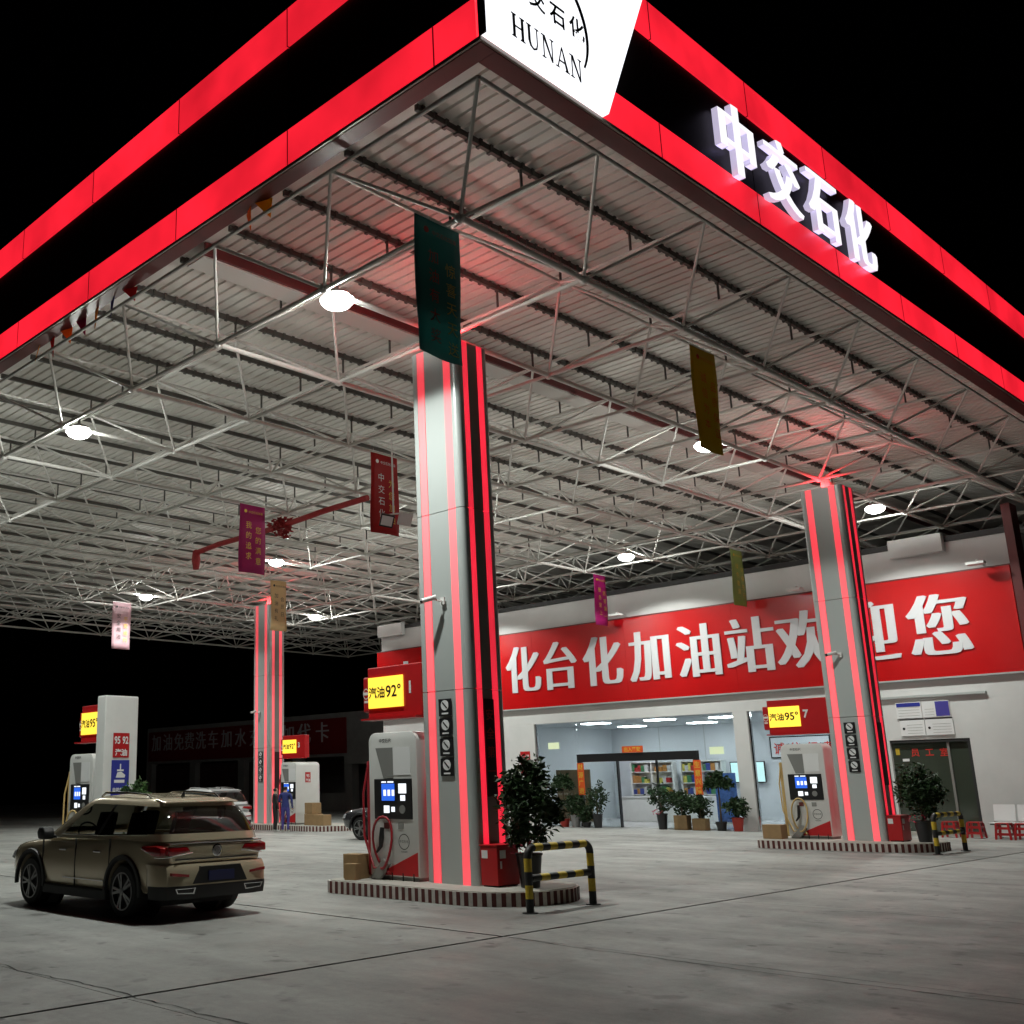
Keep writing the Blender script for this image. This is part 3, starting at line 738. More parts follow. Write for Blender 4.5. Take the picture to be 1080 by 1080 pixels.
# extinguisher boxes
for k, (x, y, lab) in enumerate(((-11.36, 13.5, 'red steel extinguisher box at the foot of the near column'), (-11.24, 28.6, 'red steel extinguisher box at the foot of the right column'))):
    t = thing('extinguisher_box', lab, 'cabinet', (x, y, .212), group='extinguisher boxes')
    MB().box(-.17, .17, -.26, .26, .02, .60).build('cabinet', M_REDP, t, bevel=.01)
    MB().box(-.18, .18, -.27, .27, .602, .62).build('lid', M_REDP, t)
    for a, b in ((.06, .2), (-.0, .04)): MB().box(.172, .176, -.20, -.20 + (b - a), .42 - .15 * (a == 0), .54 - .16 * (a == 0)).build('sticker', M_WPRINT, t)
    for a, b in ((.06, .2),): MB().box(-.14, -.02, -.266, -.2615, .42, .54).build('sticker', M_WPRINT, t)
    for yv in (-.2, .2): MB().box(-.15, .15, yv - .03, yv + .03, 0, .02).build('foot', M_BLACKM, t)
    MB().tube([(.175, .22, .30), (.20, .22, .32), (.20, .22, .42), (.175, .22, .44)], .008, 6).build('handle', M_CHROME, t)

# cardboard boxes
def carton(x, y, z, w, d, h, rz, label, grp, mt=None):
    t = thing('cardboard_box', label, 'box', (x, y, z), rz, group=grp)
    MB().box(-w / 2, w / 2, -d / 2, d / 2, 0, h).build('carton', mt or M_CARD, t, bevel=.008)
    MB().box(-w / 2 - .001, w / 2 + .001, -.03, .03, h + .0005, h + .002).build('tape', mat('packing_tape', (.42, .30, .16), .3), t)
carton(-14.15, 13.02, .212, .34, .30, .40, .1, 'brown carton on the near island by the red hose', 'cartons on the near island')
carton(-14.28, 13.42, .212, .28, .3, .34, -.2, 'brown carton behind the front one on the near island', 'cartons on the near island')
carton(-13.98, 12.78, .212, .22, .2, .26, .3, 'small carton tucked against the red hose channel', 'cartons on the near island')
carton(-14.2, 28.1, .212, .5, .4, .36, .05, 'brown carton on the right island below the shop window', 'cartons on the right island')
carton(-32.95, 28.1, .212, .55, .5, .42, .05, 'lower orange brown carton on the far island', 'cartons on the far island')
carton(-33.05, 28.15, .634, .5, .45, .42, -.1, 'upper orange brown carton stacked on the far island', 'cartons on the far island')
carton(-32.3, 28.0, .212, .5, .45, .40, .1, 'single carton at the end of the far island', 'cartons on the far island')

# ------------------------------------------------------------------ station building
YF = 36.0
bd = thing('station_building', 'white station shop building with glazed front under the canopy', 'building', (-23.5, YF, 0))
def bx(x0, x1, y0, y1, z0, z1, nm, mt, par=bd, bevel=0): return MB().box(x0 + 23.5, x1 + 23.5, y0, y1, z0, z1).build(nm, mt, par, bevel=bevel)
WL, WR = -37.06, -9.85
bx(WL, WR, 0, .25, 4.03, 9.0, 'upper_wall', M_WALL)
bx(WL, -28.12, 0, .25, 0, 4.028, 'front_wall', M_WALL); bx(-19.3, -18.76, 0, .25, 0, 4.028, 'front_wall', M_WALL)
bx(-15.2, -14.08, 0, .25, 0, 4.028, 'front_wall', M_WALL); bx(-11.75, WR, 0, .25, 0, 4.028, 'front_wall', M_WALL); bx(-14.08, -11.75, 0, .25, 2.85, 4.028, 'front_wall', M_WALL)
bx(WL, WL + .25, .251, 10, 0, 9.0, 'side_wall', M_WALL); bx(WR - .25, WR, .251, 10, 0, 9.0, 'side_wall', M_WALL); bx(WL + .251, WR - .251, 9.75, 10, 0, 9.0, 'rear_wall', M_WALL)
bx(WL, WR, 0, 10, 9.001, 9.05, 'roof', M_ALUD)
bx(WL - .05, WR + .05, -.06, -.002, 8.86, 9.04, 'parapet_cap', mat('parapet_dark', (.03, .03, .03), .7))
for x in (-37.0, -13.2): bx(x, x + 1.6, -.30, -.061, 8.55, 9.12, 'beam_end', M_WALL)
bx(WR + .01, WR + .25, -.25, .4, 4.3, 9.7, 'corner_post', M_MAROON)
bx(-14.4, -11.1, -.10, -.002, 4.13, 4.2, 'ledge', M_ALU)
# shop room
bx(-30.5, -14.6, 9.0, 9.1, .01, 4.12, 'room_back_wall', M_ROOMW); bx(-30.6, -30.5, .26, 9.1, .01, 4.12, 'room_side_wall', M_ROOMW); bx(-14.6, -14.5, .26, 9.1, .01, 4.12, 'room_side_wall', M_ROOMW)
bx(-30.6, -14.5, .26, 9.1, 4.12, 4.2, 'room_ceiling', M_CEIL); bx(-30.6, -14.5, .26, 9.1, -.02, .012, 'room_floor', M_FLOORT)
for x in (-27.9, -25.6, -21.5, -19.2): bx(x, x + .03, 8.985, 8.998, .02, 4.1, 'panel_joint', M_ALU)
for (x, yv) in ((-27.3, 3.2), (-24.2, 3.2), (-28.0, 7.0), (-24.5, 7.0), (-21.7, 3.9), (-20.5, 7.0), (-17.5, 3.2), (-17.5, 6.8)):
    bx(x - .55, x + .55, yv - .3, yv + .3, 4.085, 4.115, 'ceiling_light', M_ROOMLT)
# glazed entrance
wn = bx(-28.12, -28.04, .05, .15, .01, 4.03, 'shop_window', M_CHROME)
for a, b, z0, z1 in ((-28.04, -26.08, .02, 4.0), (-20.86, -19.3, .02, 4.0), (-26.07, -20.87, 2.76, 4.0)): bx(a, b, .09, .102, z0, z1, 'glass_pane', M_GLASS, wn)
bx(-26.1, -20.84, .02, .17, 2.45, 2.755, 'door_header', M_BLACK)
for a in (-26.1, -21.02, -24.3): bx(a, a + (.18 if a != -24.3 else .06), .04, .16, .012, 2.448, 'door_jamb', M_BLACK)
for a, b in ((-25.91, -24.31), ): bx(a, b, .12, .132, .02, 2.44, 'door_glass', M_GLASS)
bx(-22.55, -21.03, .12, .132, .02, 2.44, 'door_glass', M_GLASS); bx(-22.62, -22.55, .09, .16, .012, 2.448, 'door_jamb', M_BLACK)
for a, s_ in ((-26.08, '财源广进'), (-21.0, '生意兴隆')):
    p = bx(a, a + .3, -.02, .0, 1.2, 2.42, 'couplet', M_ORANGE)
    for k, ch in enumerate(s_): letter(ch, M_GOLDT, (a + 23.5 + .15, -.025, 2.26 - .3 * k), FY, p, .24, .004)
p = bx(-23.95, -23.05, -.03, .015, 2.76, 3.0, 'door_scroll', M_ORANGE); letter('出入平安', M_GOLDT, (0, -.034, 2.88), FY, p, .18, .004)
# signs on glass
for x, z in ((-27.5, 3.0), (-20.35, 2.6)):
    bx(x, x + .55, .06, .07, z, z + .26, 'exit_notice', emis('notice_green', (.75, .85, .55), .5))
w2 = bx(-18.76, -18.68, .05, .15, .01, 4.03, 'shop_window', M_CHROME)
bx(-18.68, -15.2, .09, .102, .02, 4.0, 'glass_pane', M_GLASS, w2)
for k, ch in enumerate('诚信经营有'): letter(ch, M_REDT, (-17.75 + .58 * k + 23.5, .08, 2.72), FY, w2, .42, .004)
# staff door
dr = bx(-14.08, -11.75, .12, .18, .012, 2.84, 'staff_door', M_DGLASS)
bx(-14.07, -11.76, .02, .11, 2.76, 2.848, 'door_frame', M_BLACKM); bx(-11.84, -11.755, .02, .11, .012, 2.758, 'door_frame', M_BLACKM); bx(-12.45, -12.38, .08, .119, .02, 2.75, 'door_frame', M_ALUD)
for k, ch in enumerate('员工室'): letter(ch, M_REDT, (-13.4 + .42 * k + 23.5, .112, 2.46), FY, dr, .26, .004)
bx(-13.98, -13.86, .112, .119, 2.4, 2.6, 'notice', M_YEL, dr); bx(-13.8, -13.6, .112, .119, 2.2, 2.28, 'notice', M_WPRINT, dr)
bx(-14.1, -11.7, -.35, -.002, .004, .1, 'door_step', M_ISL)
bx(-28.9, -28.4, -.02, -.002, 2.1, 2.95, 'notice_plate', M_REDP)
for k, ch in enumerate('严禁烟火'): letter(ch, M_WPRINT, (-28.65 + 23.5 + (-.11 if k < 2 else .11), -.024, 2.72 - .38 * (k % 2)), FY, bd, .2, .005)
# furniture in the shop
t = thing('reception_counter', 'white counter seen through the shop entrance', 'counter', (-25.6, 41.6, .012))
MB().box(-2.2, 2.2, -.3, .3, 0, .98).build('counter_body', M_WHITE, t, bevel=.01); MB().box(-2.25, 2.25, -.36, .34, .985, 1.03).build('counter_top', M_WPRINT, t, bevel=.008)
prod = [mat('goods_%d' % i, c, .4) for i, c in enumerate(((.35, .03, .03), (.05, .18, .08), (.5, .45, .1), (.04, .06, .25), (.5, .5, .5), (.35, .16, .04)))]
def shelf(x, y, w, label):
    t = thing('goods_shelf', label, 'shelf', (x, y, .012), group='shelves in the shop')
    MB().box(-w / 2, w / 2, .16, .2, 0, 2.5).build('back_panel', M_WHITE, t)
    for s in (-1, 0, 1): MB().box(s * (w / 2 - .02) - .02, s * (w / 2 - .02) + .02, -.2, .158, 0, 2.5).build('upright', M_WHITE, t)
    for z in (.05, .55, 1.05, 1.55, 2.05, 2.48): MB().box(-w / 2 + .045, w / 2 - .045, -.19, .157, z, z + .03).build('board', M_WHITE, t)
    for z in (.08, .58, 1.08, 1.58, 2.08):
        xx = -w / 2 + .08
        while xx < w / 2 - .2:
            ww = random.uniform(.10, .22)
            if not (-.05 - ww < xx < .05): MB().box(xx, xx + ww, -.15, .1, z + .002, z + random.uniform(.18, .36)).build('goods', random.choice(prod), t)
            xx += ww + .02
shelf(-27.9, 44.3, 2.2, 'white shelf of goods behind the counter'); shelf(-25.4, 44.3, 2.0, 'second white shelf of goods behind the counter'); shelf(-18.0, 40.5, 2.4, 'shelf of goods behind the right shop window')
t = thing('wall_screen', 'bright screen on the wall inside the shop', 'screen', (-26.1, 44.9, 1.9)); t.location = (-23.6, 44.9, 2.0)
MB().box(-.8, .8, -.06, 0, -.45, .45).build('bezel', M_BLACK, t); MB().box(-.76, .76, -.066, -.061, -.41, .41).build('screen', emis('screen_green', (.5, .75, .75), 1.0), t)
t = thing('standing_poster', 'blue roll-up poster inside the shop window', 'poster', (-22.3, 40.5, .012))
MB().box(-.45, .45, -.01, .01, .05, 1.95).build('poster_sheet', mat('poster_blue', (.06, .13, .35), .4, 0, .5, 3), t); MB().box(-.46, .46, -.1, .1, 0, .06).build('poster_base', M_ALU, t)
t = thing('framed_notice', 'framed grey notice on the shop wall', 'notice', (-21.2, 44.95, 3.0))
MB().box(-1.3, 1.3, -.04, 0, -.45, .45).build('frame', M_BLACKM, t); MB().box(-1.25, 1.25, -.046, -.041, -.40, .40).build('sheet', M_ROOMW, t)
for k, ch in enumerate('便利店欢迎'): letter(ch, M_BPRINT, (-.9 + .45 * k, -.05, 0), FY, t, .32)
t = thing('wooden_door', 'brown wooden inner door left of the shop entrance', 'door', (-29.4, 40.2, .012)); MB().box(-.9, .9, 0, .05, 0, 2.2).build('leaf', M_WOOD, t); MB().box(.70, .74, -.04, -.002, .95, 1.15).build('handle', M_CHROME, t)

# wall banner, made of separate flat panels with letters
bn = thing('wall_banner', 'long glossy red wall banner with white characters above the shop', 'banner', (-23.5, YF - .02, 4.7))
cuts = [WL - .2, -32.4, -27.9, -23.4, -18.9, -14.4, -9.9]
for a, b in zip(cuts[:-1], cuts[1:]): MB().box(a + 23.5 + .003, b + 23.5 - .003, -.10, -.002, 0, 3.15).build('banner_panel', M_BANRED, bn)
MB().box(WL - .22 + 23.5, -9.88 + 23.5, -.115, -.001, -.05, -.003).build('edge_trim', M_ALU, bn); MB().box(WL - .22 + 23.5, -9.88 + 23.5, -.115, -.001, 3.153, 3.19).build('edge_trim', M_MAROON, bn)
CH = list(zip('中交石化台化加油站欢迎您', [-35.3, -33.5, -31.4, -28.4, -26.5, -24.45, -22.35, -20.3, -18.3, -16.4, -14.2, -12.1]))
for ch, x in CH: link('letter', heavy(ch, M_BANW, 2.0, .048, .008, .015), bn, (x + 23.5, -.125, 1.62), FY, (.93, 1.06, 1))
# banner floodlights on brackets
for k, (x, lab) in enumerate(((-23.3, 'small white floodlight over the wall banner below the pink flag'), (-16.2, 'small white floodlight over the wall banner beside the right column'), (-10.6, 'small white floodlight at the right end of the wall banner'))):
    t = thing('wall_floodlight', lab, 'lamp', (x, YF - .12, 7.95), group='floodlights over the wall banner')
    MB().tube([(0, .12, 0), (0, -.5, .1), (0, -.62, .02)], .02, 6).build('arm', M_WHITE, t); MB().box(-.25, .25, -.75, -.5, -.06, .02).build('head', M_WHITE, t, bevel=.01); MB().box(-.22, .22, -.73, -.52, -.066, -.061).build('lens', M_WPRINT, t)
# notice boards right
nb = thing('notice_board', 'white notice board with blue headings above the staff door', 'notice board', (-12.95, YF - .02, 2.95))
for i, (x0, x1, z0, z1) in enumerate(((-.78, -.03, .56, 1.05), (.0, .78, .56, 1.05), (-.72, -.0, .02, .53), (.03, .82, .02, .53))):
    MB().box(x0, x1, -.03, 0, z0, z1).build('board', M_WPRINT, nb)
    if i == 0: MB().box(x0 + .02, x1 - .02, -.034, -.031, z1 - .14, z1 - .02).build('heading', M_BLUEP, nb)
    if i == 1: MB().box(x1 - .4, x1 - .01, -.034, -.031, z0 + .02, z1 - .02).build('heading', mat('violet_print', (.06, .05, .30), .5), nb)
    if i > 1: MB().lathe([(.04, 0), (.04, .004)], 12).build('seal', M_BPRINT, nb, (x0 + .1, -.031, z0 + .22), (PI / 2, 0, 0)); MB().box(x0, x1, -.034, -.031, z1 - .03, z1).build('heading', M_BPRINT, nb)
    for q in range(4 if i != 1 else 3):
        MB().box(x0 + (.2 if i > 1 else .06), x1 - (.06 if i != 1 else .45), -.033, -.031, z0 + .07 + .085 * q, z0 + .078 + .085 * q).build('text_line', M_ALUD, nb)
# waiting seats and stools
t = thing('beam_seat', 'white metal waiting bench against the white wall', 'bench', (-10.3, 35.2, .004))
for k in range(3):
    x = -.95 + .62 * k
    MB().box(x, x + .56, -.25, .22, .40, .43).build('seat', M_WPRINT, t, bevel=.01); MB().prism([(.22, .46), (.25, .46), (.34, .92), (.31, .92)], x, x + .56, 'x').build('backrest', M_WPRINT, t)
    MB().box(x, x + .56, .19, .21, .432, .46).build('seat_bracket', M_CHROME, t)
MB().box(-1.0, 1.0, -.03, .03, .36, .399).build('beam', M_BLACKM, t)
for x in (-.8, .8):
    MB().tube([(x, -.28, .015), (x, 0, .06), (x, .28, .015)], .02, 6).build('leg', M_CHROME, t); MB().cyl((x, 0, .05), (x, 0, .365), .025, n=8).build('leg', M_CHROME, t)
def stool(x, y, lab):
    t = thing('plastic_stool', lab, 'stool', (x, y, .004), group='red plastic stools')
    MB().box(-.17, .17, -.17, .17, .42, .45).build('seat', M_REDP, t, bevel=.012)
    for a in (-1, 1):
        for b in (-1, 1): MB().loft([[(a * .15 - .03, b * .15 - .03, .42), (a * .15 + .03, b * .15 - .03, .42), (a * .15 + .03, b * .15 + .03, .42), (a * .15 - .03, b * .15 + .03, .42)], [(a * .19 - .025, b * .19 - .025, 0), (a * .19 + .025, b * .19 - .025, 0), (a * .19 + .025, b * .19 + .025, 0), (a * .19 - .025, b * .19 + .025, 0)]]).build('leg', M_REDP, t)
    for z in (.14, .30):
        w_ = .185 - .04 * z
        MB().box(-w_, w_, -w_ - .008, -w_ + .008, z - .03, z + .04).build('stretcher', M_REDP, t); MB().box(w_ - .008, w_ + .008, -w_ + .01, w_, z - .03, z + .04).build('stretcher', M_REDP, t)
stool(-10.75, 34.55, 'red plastic stool in front of the white waiting bench'); stool(-10.25, 34.5, 'red plastic stool at the right picture edge'); stool(-11.6, 34.9, 'red plastic stool by the staff door'); stool(-12.3, 35.0, 'red plastic stool behind the right guard rail')

# ------------------------------------------------------------------ dark car wash building
cw = thing('car_wash_building', 'dim car wash building in the dark behind the far column', 'building', (-66, 50, 0))
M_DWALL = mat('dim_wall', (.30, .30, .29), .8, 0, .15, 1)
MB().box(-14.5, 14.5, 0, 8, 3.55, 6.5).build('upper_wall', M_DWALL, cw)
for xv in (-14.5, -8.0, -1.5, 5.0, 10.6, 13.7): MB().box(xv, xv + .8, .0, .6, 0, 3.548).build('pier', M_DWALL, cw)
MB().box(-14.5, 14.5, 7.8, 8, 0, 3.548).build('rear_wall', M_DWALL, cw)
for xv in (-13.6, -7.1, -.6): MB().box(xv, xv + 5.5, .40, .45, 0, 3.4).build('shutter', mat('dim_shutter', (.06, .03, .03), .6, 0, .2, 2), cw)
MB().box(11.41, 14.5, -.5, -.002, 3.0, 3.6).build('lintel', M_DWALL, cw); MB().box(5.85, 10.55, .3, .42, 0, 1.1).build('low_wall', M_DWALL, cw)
b2 = thing('car_wash_banner', 'dim red banner with white characters on the car wash', 'banner', (-67.5, 49.95, 3.75))
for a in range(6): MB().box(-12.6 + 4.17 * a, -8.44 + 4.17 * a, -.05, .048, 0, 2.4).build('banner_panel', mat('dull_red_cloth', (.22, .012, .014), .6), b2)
CWT = list(zip('加油免费洗车加水充值加代卡', (-78.9, -77.16, -75.47, -73.96, -72.35, -70.65, -68.88, -67.04, -65.2, -63.3, -61.31, -59.49, -57.5)))
for ch, xx in CWT: link('letter', heavy(ch, M_BANW, 1.5, .03, .004, .005), b2, (xx + 67.5, -.065, 1.5), FY)

# ------------------------------------------------------------------ hanging flags
def flag(x, y, w, h, z, col, label, c1_, t1, t2, head=True, tcol=None, rz=0, rough=.55):
    t = thing('hanging_flag', label, 'flag', (x, y, z), rz, group='flags hanging from the canopy')
    mt = mat('flag_%.2f_%.2f' % (x, y), col, rough, 0, .06, 2)
    nt = mt.node_tree; tr = nt.nodes.new('ShaderNodeBsdfTranslucent'); tr.inputs[0].default_value = (*[min(1, c * 1.5) for c in col], 1); mxs = nt.nodes.new('ShaderNodeMixShader'); mxs.inputs[0].default_value = .45
    nt.links.new(nt.nodes['Principled BSDF'].outputs[0], mxs.inputs[1]); nt.links.new(tr.outputs[0], mxs.inputs[2]); nt.links.new(mxs.outputs[0], nt.nodes['Material Output'].inputs[0])
    n = 8; f = MB(); ring = []
    vs = []; fs = []
    for i in range(n + 1):
        for j in range(7):
            u = -w / 2 + w * j / 6; zz = -h * i / n
            vs.append(((.03 * math.sin(4.1 * j / 6 + i * .6 + x) - .01 + .02 * math.sin(2 * j / 6 + y)) * (.3 + i / n), u, zz))
    for i in range(n):
        for j in range(6): fs.append((i * 7 + j, i * 7 + j + 1, (i + 1) * 7 + j + 1, (i + 1) * 7 + j))
    o = f.add(vs, fs).build('cloth', mt, t, smooth=1.5)
    sd = o.modifiers.new('thickness', 'SOLIDIFY'); sd.thickness = .004
    MB().cyl((0, -w / 2 - .03, .0), (0, w / 2 + .03, 0), .012, n=8).build('top_rod', M_STEEL, t)
    for s in (-1, 1): MB().cyl((0, s * w * .4, 0.01), (0, s * w * .4, .10), .004, n=5).build('cord', M_STEEL, t)
    tc = tcol or M_GOLDT
    for col_, s in ((-.19, t1), (.19, t2)):
        for k, ch in enumerate(s): letter(ch, tc if col_ > 0 else c1_, (.062, col_ * w, -.62 - .30 * k - (.12 if col_ > 0 else 0)), FX, t, .22 * w / .9)
    if head:
        MB().lathe([(.05, 0), (.05, .004)], 12).build('flag_emblem', c1_, t, (.04, -.30 * w, -.22), (0, PI / 2, 0)); letter('中交石化加油', c1_, (.042, .10 * w, -.23), FX, t, .085)
    return t
flag(-9.32, 10.36, .92, 2.08, 9.60, (.05, .15, .14), 'dark green flag in front of the near column', M_REDT, '加油有大奖', '惊喜天天送')
flag(-9.3, 17.6, .85, 2.0, 9.60, (.36, .27, .03), 'olive yellow flag near the canopy edge', M_REDT, '诚信为本', '品质保证', tcol=M_REDT)
flag(-17.88, 17.6, .9, 2.0, 9.60, (.38, .012, .012), 'red flag with gold characters left of the near column', M_WPRINT, '中交石化', '为您加油')
flag(-23.8, 18.06, .9, 2.0, 9.60, (.42, .02, .16), 'magenta flag beside the red ribbon ball', M_GOLDT, '我的追求', '您的满意')
flag(-32.6, 26.05, .8, 2.0, 9.60, (.50, .36, .19), 'beige flag in front of the far column', M_BPRINT, '加油有礼', '会员日', tcol=M_BPRINT)
flag(-40.8, 23.85, .9, 2.05, 9.60, (.62, .42, .46), 'pale pink flag at the far left', M_BPRINT, '安全用油', '平安出行', tcol=M_GOLDT)
flag(-23.9, 35.26, .8, 2.0, 9.60, (.48, .02, .22), 'bright pink flag in front of the wall banner', M_GOLDT, '服务至上', '顾客第一')
flag(-18.07, 35.13, .85, 2.0, 9.60, (.28, .32, .12), 'pale green flag in front of the wall banner', M_GOLDT, '绿色能源', '环保先行')

# red ribbon with balls, flood lamps
rb = thing('red_ribbon', 'red ribbon garland with a flower ball under the canopy', 'garland', (-24.9, 19.7, 9.4))
M_RIB = mat('red_ribbon_cloth', (.30, .012, .012), .6, 0, .2, 8)
pts = [(-4.3, .15, -.35 + .3), (-3, .1, 0), (-1, 0, -.05), (.65, -.2, -.12), (2.5, -.1, .0), (4.2, 0, .05)]
MB().tube(pts, .09, 8).build('ribbon', M_RIB, rb, smooth=1.2)
def ballf(q):
    a = Vector((q.gauss(0, 1), q.gauss(0, 1), q.gauss(0, 1))).normalized() * q.uniform(.15, .33); return (a.x + .65, a.y - .2, a.z - .15)
link('flower_ball', leaf_mesh('flower_ball', M_RIB, 160, ballf, .2, 4), rb)
MB().lathe([(.10, -.62), (.16, -.3), (.12, .0), (.05, .05)], 10, (-4.35, .15, .0)).build('tassel', M_RIB, rb, smooth=1)
fl = thing('flood_lamp_pair', 'pair of white floodlights below the red flag', 'lamp', (-17.0, 17.0, 7.6))
MB().cyl((0, 0, 2.05), (0, 0, .25), .02, n=8).build('hanger', M_STEEL, fl); MB().cyl((-.2, -.0, .25), (.25, .2, .25), .02, n=8).build('crossbar', M_STEEL, fl)
for s, (px, py) in enumerate(((-.2, -.02), (.18, .2))):
    o = MB().box(-.16, .16, -.05, .05, -.16, .14).build('head', M_BLACK if s == 0 else M_WHITE, fl, (px, py, .12), (.5, .2, .9)); MB().box(-.13, .13, -.056, -.051, -.12, .11).build('glass', M_WPRINT, o)
# pennant string along the front edge
for k in range(9):
    x = -15.2 - .62 * k; q = random.Random(k)
    if k in (0, 1): x = [-12.3, -12.7][k]
    c = [(.7, .45, .05), (.75, .25, .03), (.4, .02, .02), (.05, .05, .2), (.7, .35, .05), (.3, .03, .1), (.7, .2, .03), (.45, .02, .02), (.75, .4, .05)][k]
    t = thing('pennant', ('yellow', 'amber', 'red', 'navy', 'ochre', 'wine', 'orange', 'crimson', 'golden')[k] + ' triangular pennant stuck to the soffit of the left fascia', 'pennant', (x, 9.52, 10.96), group='pennants along the canopy edge')
    a = q.uniform(-.6, .6); pm = mat('pennant_%d' % k, tuple(min(1, v * 1.3) for v in c), .8); nt = pm.node_tree; tr = nt.nodes.new('ShaderNodeBsdfTranslucent'); tr.inputs[0].default_value = (*[min(1, v * 1.3) for v in c], 1); mxs = nt.nodes.new('ShaderNodeMixShader'); nt.links.new(nt.nodes['Principled BSDF'].outputs[0], mxs.inputs[1]); nt.links.new(tr.outputs[0], mxs.inputs[2]); nt.links.new(mxs.outputs[0], nt.nodes['Material Output'].inputs[0])
    MB().prism([(-.16, 0), (.16, .02), (.05 + a * .2, -.42 + .1 * q.random())], -.006, .006, 'y').build('cloth', mat('pennant_%d' % k, tuple(min(1, v * 1.3) for v in c), .8), t, (0, 0, 0), (q.uniform(-.25, .25), 0, a))

# ------------------------------------------------------------------ vehicles
def bool_cut(me, cutters):
    o = bpy.data.objects.new('tmp', me); COL.objects.link(o); cs = []
    for c in cutters:
        co = bpy.data.objects.new('cut', c); COL.objects.link(co); cs.append(co)
        md = o.modifiers.new('b', 'BOOLEAN'); md.operation = 'DIFFERENCE'; md.object = co; md.solver = 'EXACT'
    bpy.context.view_layer.update()
    r = bpy.data.meshes.new_from_object(o.evaluated_get(bpy.context.evaluated_depsgraph_get()))
    for co in cs + [o]: bpy.data.objects.remove(co)
    return r
def subsurf(me, lv=1):
    o = bpy.data.objects.new('tmp', me); COL.objects.link(o); md = o.modifiers.new('s', 'SUBSURF'); md.levels = lv
    bpy.context.view_layer.update(); r = bpy.data.meshes.new_from_object(o.evaluated_get(bpy.context.evaluated_depsgraph_get())); bpy.data.objects.remove(o); return r
ST = [(-2.30, .70, .46, .92), (-2.27, .80, .40, 1.00), (-2.16, .88, .34, 1.06), (-1.9, .915, .30, 1.09), (-1.35, .93, .28, 1.09), (-.5, .925, .26, 1.06), (.6, .925, .26, 1.03), (1.0, .925, .26, 1.015), (1.35, .92, .28, .995), (1.85, .90, .30, .95), (2.12, .84, .32, .88), (2.26, .74, .36, .78), (2.31, .60, .44, .68)]
WX, WR_, WY = 1.35, .365, .80
def car(name, label, loc, rz, paint, group=None, full=True):
    t = thing(name, label, 'car', loc, rz, group)
    rings = []
    for x, w_, zb, zt in ST:
        h = [(w_ * .78, zb), (w_ * .94, zb + .05), (w_ * .985, zb + .20), (w_ * 1.0, max(.60, zb + .25)), (w_ * .985, zt * .5 + .34), (w_ * .965, zt - .09), (w_ * .925, zt - .02), (w_ * .84, zt), (w_ * .4, zt + .02)]
        rings.append([(x, a, b) for a, b in h] + [(x, -a, b) for a, b in reversed(h)])
    me = MB().loft(rings).mesh('body', None); me = subsurf(me, 1)
    cut = []
    for sx in (-1, 1):
        for sy in (-1, 1): cut.append(MB().cyl((sx * WX, sy * .56, WR_ + .01), (sx * WX, sy * 1.2, WR_ + .01), .425, n=28).mesh('c', None))
    me = bool_cut(me, cut); me.materials.clear(); me.materials.append(paint); me.shade_smooth(); me.set_sharp_from_angle(angle=.55)
    body = link('body', me, t)
    # greenhouse
    CT = [(0, 0), (0, .45), (0, .80), (.012, .92), (.05, .985), (.09, 1), (.235, 1), (.262, 1), (.50, 1), (.53, 1), (.84, .995), (.925, .985), (.975, .93), (1, .82), (1, .42), (1, 0)]
    seg_gl = {0, 1, 2, 3, 4, 5, 6, 7, 8, 9, 13, 14}
    LV = [(1.045, -2.235, 1.16, .865), (1.10, -2.20, 1.00, .855), (1.30, -2.07, .60, .805), (1.48, -1.93, .27, .75), (1.545, -1.87, .14, .725), (1.60, -1.87, .02, .69), (1.645, -1.78, -.20, .62), (1.675, -1.45, -.5, .46), (1.682, -1.1, -.8, .25)]
    def P(l, c, s):
        z, xr, xf, w_ = LV[l]; bow = .06 * (1 - c[1] ** 2)
        z += {1: .045, 2: .02}.get(l, 0) * max(0, (.55 - c[0]) / .55) - (.045 * (1 - c[0]) ** 2 if l >= 4 else 0)
        x = xr + (xf - xr) * c[0] + (-bow if c[0] < .02 else (bow if c[0] > .98 else 0)); return (x, s * w_ * c[1], z)
    gl = MB(); pt = MB()
    for l in range(len(LV) - 1):
        for k in range(len(CT) - 1):
            for s in (1, -1):
                q = [P(l, CT[k], s), P(l, CT[k + 1], s), P(l + 1, CT[k + 1], s), P(l + 1, CT[k], s)]
                (gl if (k in seg_gl and 1 <= l <= 3) else pt).add(q, [(0, 1, 2, 3)])
    top = [P(len(LV) - 1, c, 1) for c in CT] + [P(len(LV) - 1, c, -1) for c in reversed(CT[1:-1])]
    pt.add(top, [tuple(range(len(top)))])
    def weld(mb, nm, mt):
        o = mb.build(nm, mt, t); bm = bmesh.new(); bm.from_mesh(o.data); bmesh.ops.remove_doubles(bm, verts=bm.verts, dist=.0005); bmesh.ops.recalc_face_normals(bm, faces=bm.faces); bm.to_mesh(o.data); bm.free()
        o.data.shade_smooth(); o.data.set_sharp_from_angle(angle=.7); return o
    weld(gl, 'windows', M_CARGL); weld(pt, 'roof', paint)
    for k in (8,):      # B pillar
        for s in (1, -1):
            a0, a1 = CT[8], CT[9]; q = []
            for l in range(1, 5):
                for c in (a0, a1):
                    p = P(l, c, s); q.append((p[0], p[1] + s * .004, p[2]))
            MB().add(q, [(2 * i, 2 * i + 1, 2 * i + 3, 2 * i + 2) for i in range(3)]).build('pillar', M_CARBLK, t)
    for sx in (.15, -.75):
        for sy in (.38, -.38):
            MB().prism([(sx - .10, 1.0), (sx + .02, 1.0), (sx - .10, 1.30), (sx - .17, 1.42), (sx - .26, 1.40), (sx - .22, 1.28)], sy - .14, sy + .14, 'y').build('seat', M_BLACKM, t, bevel=.02)
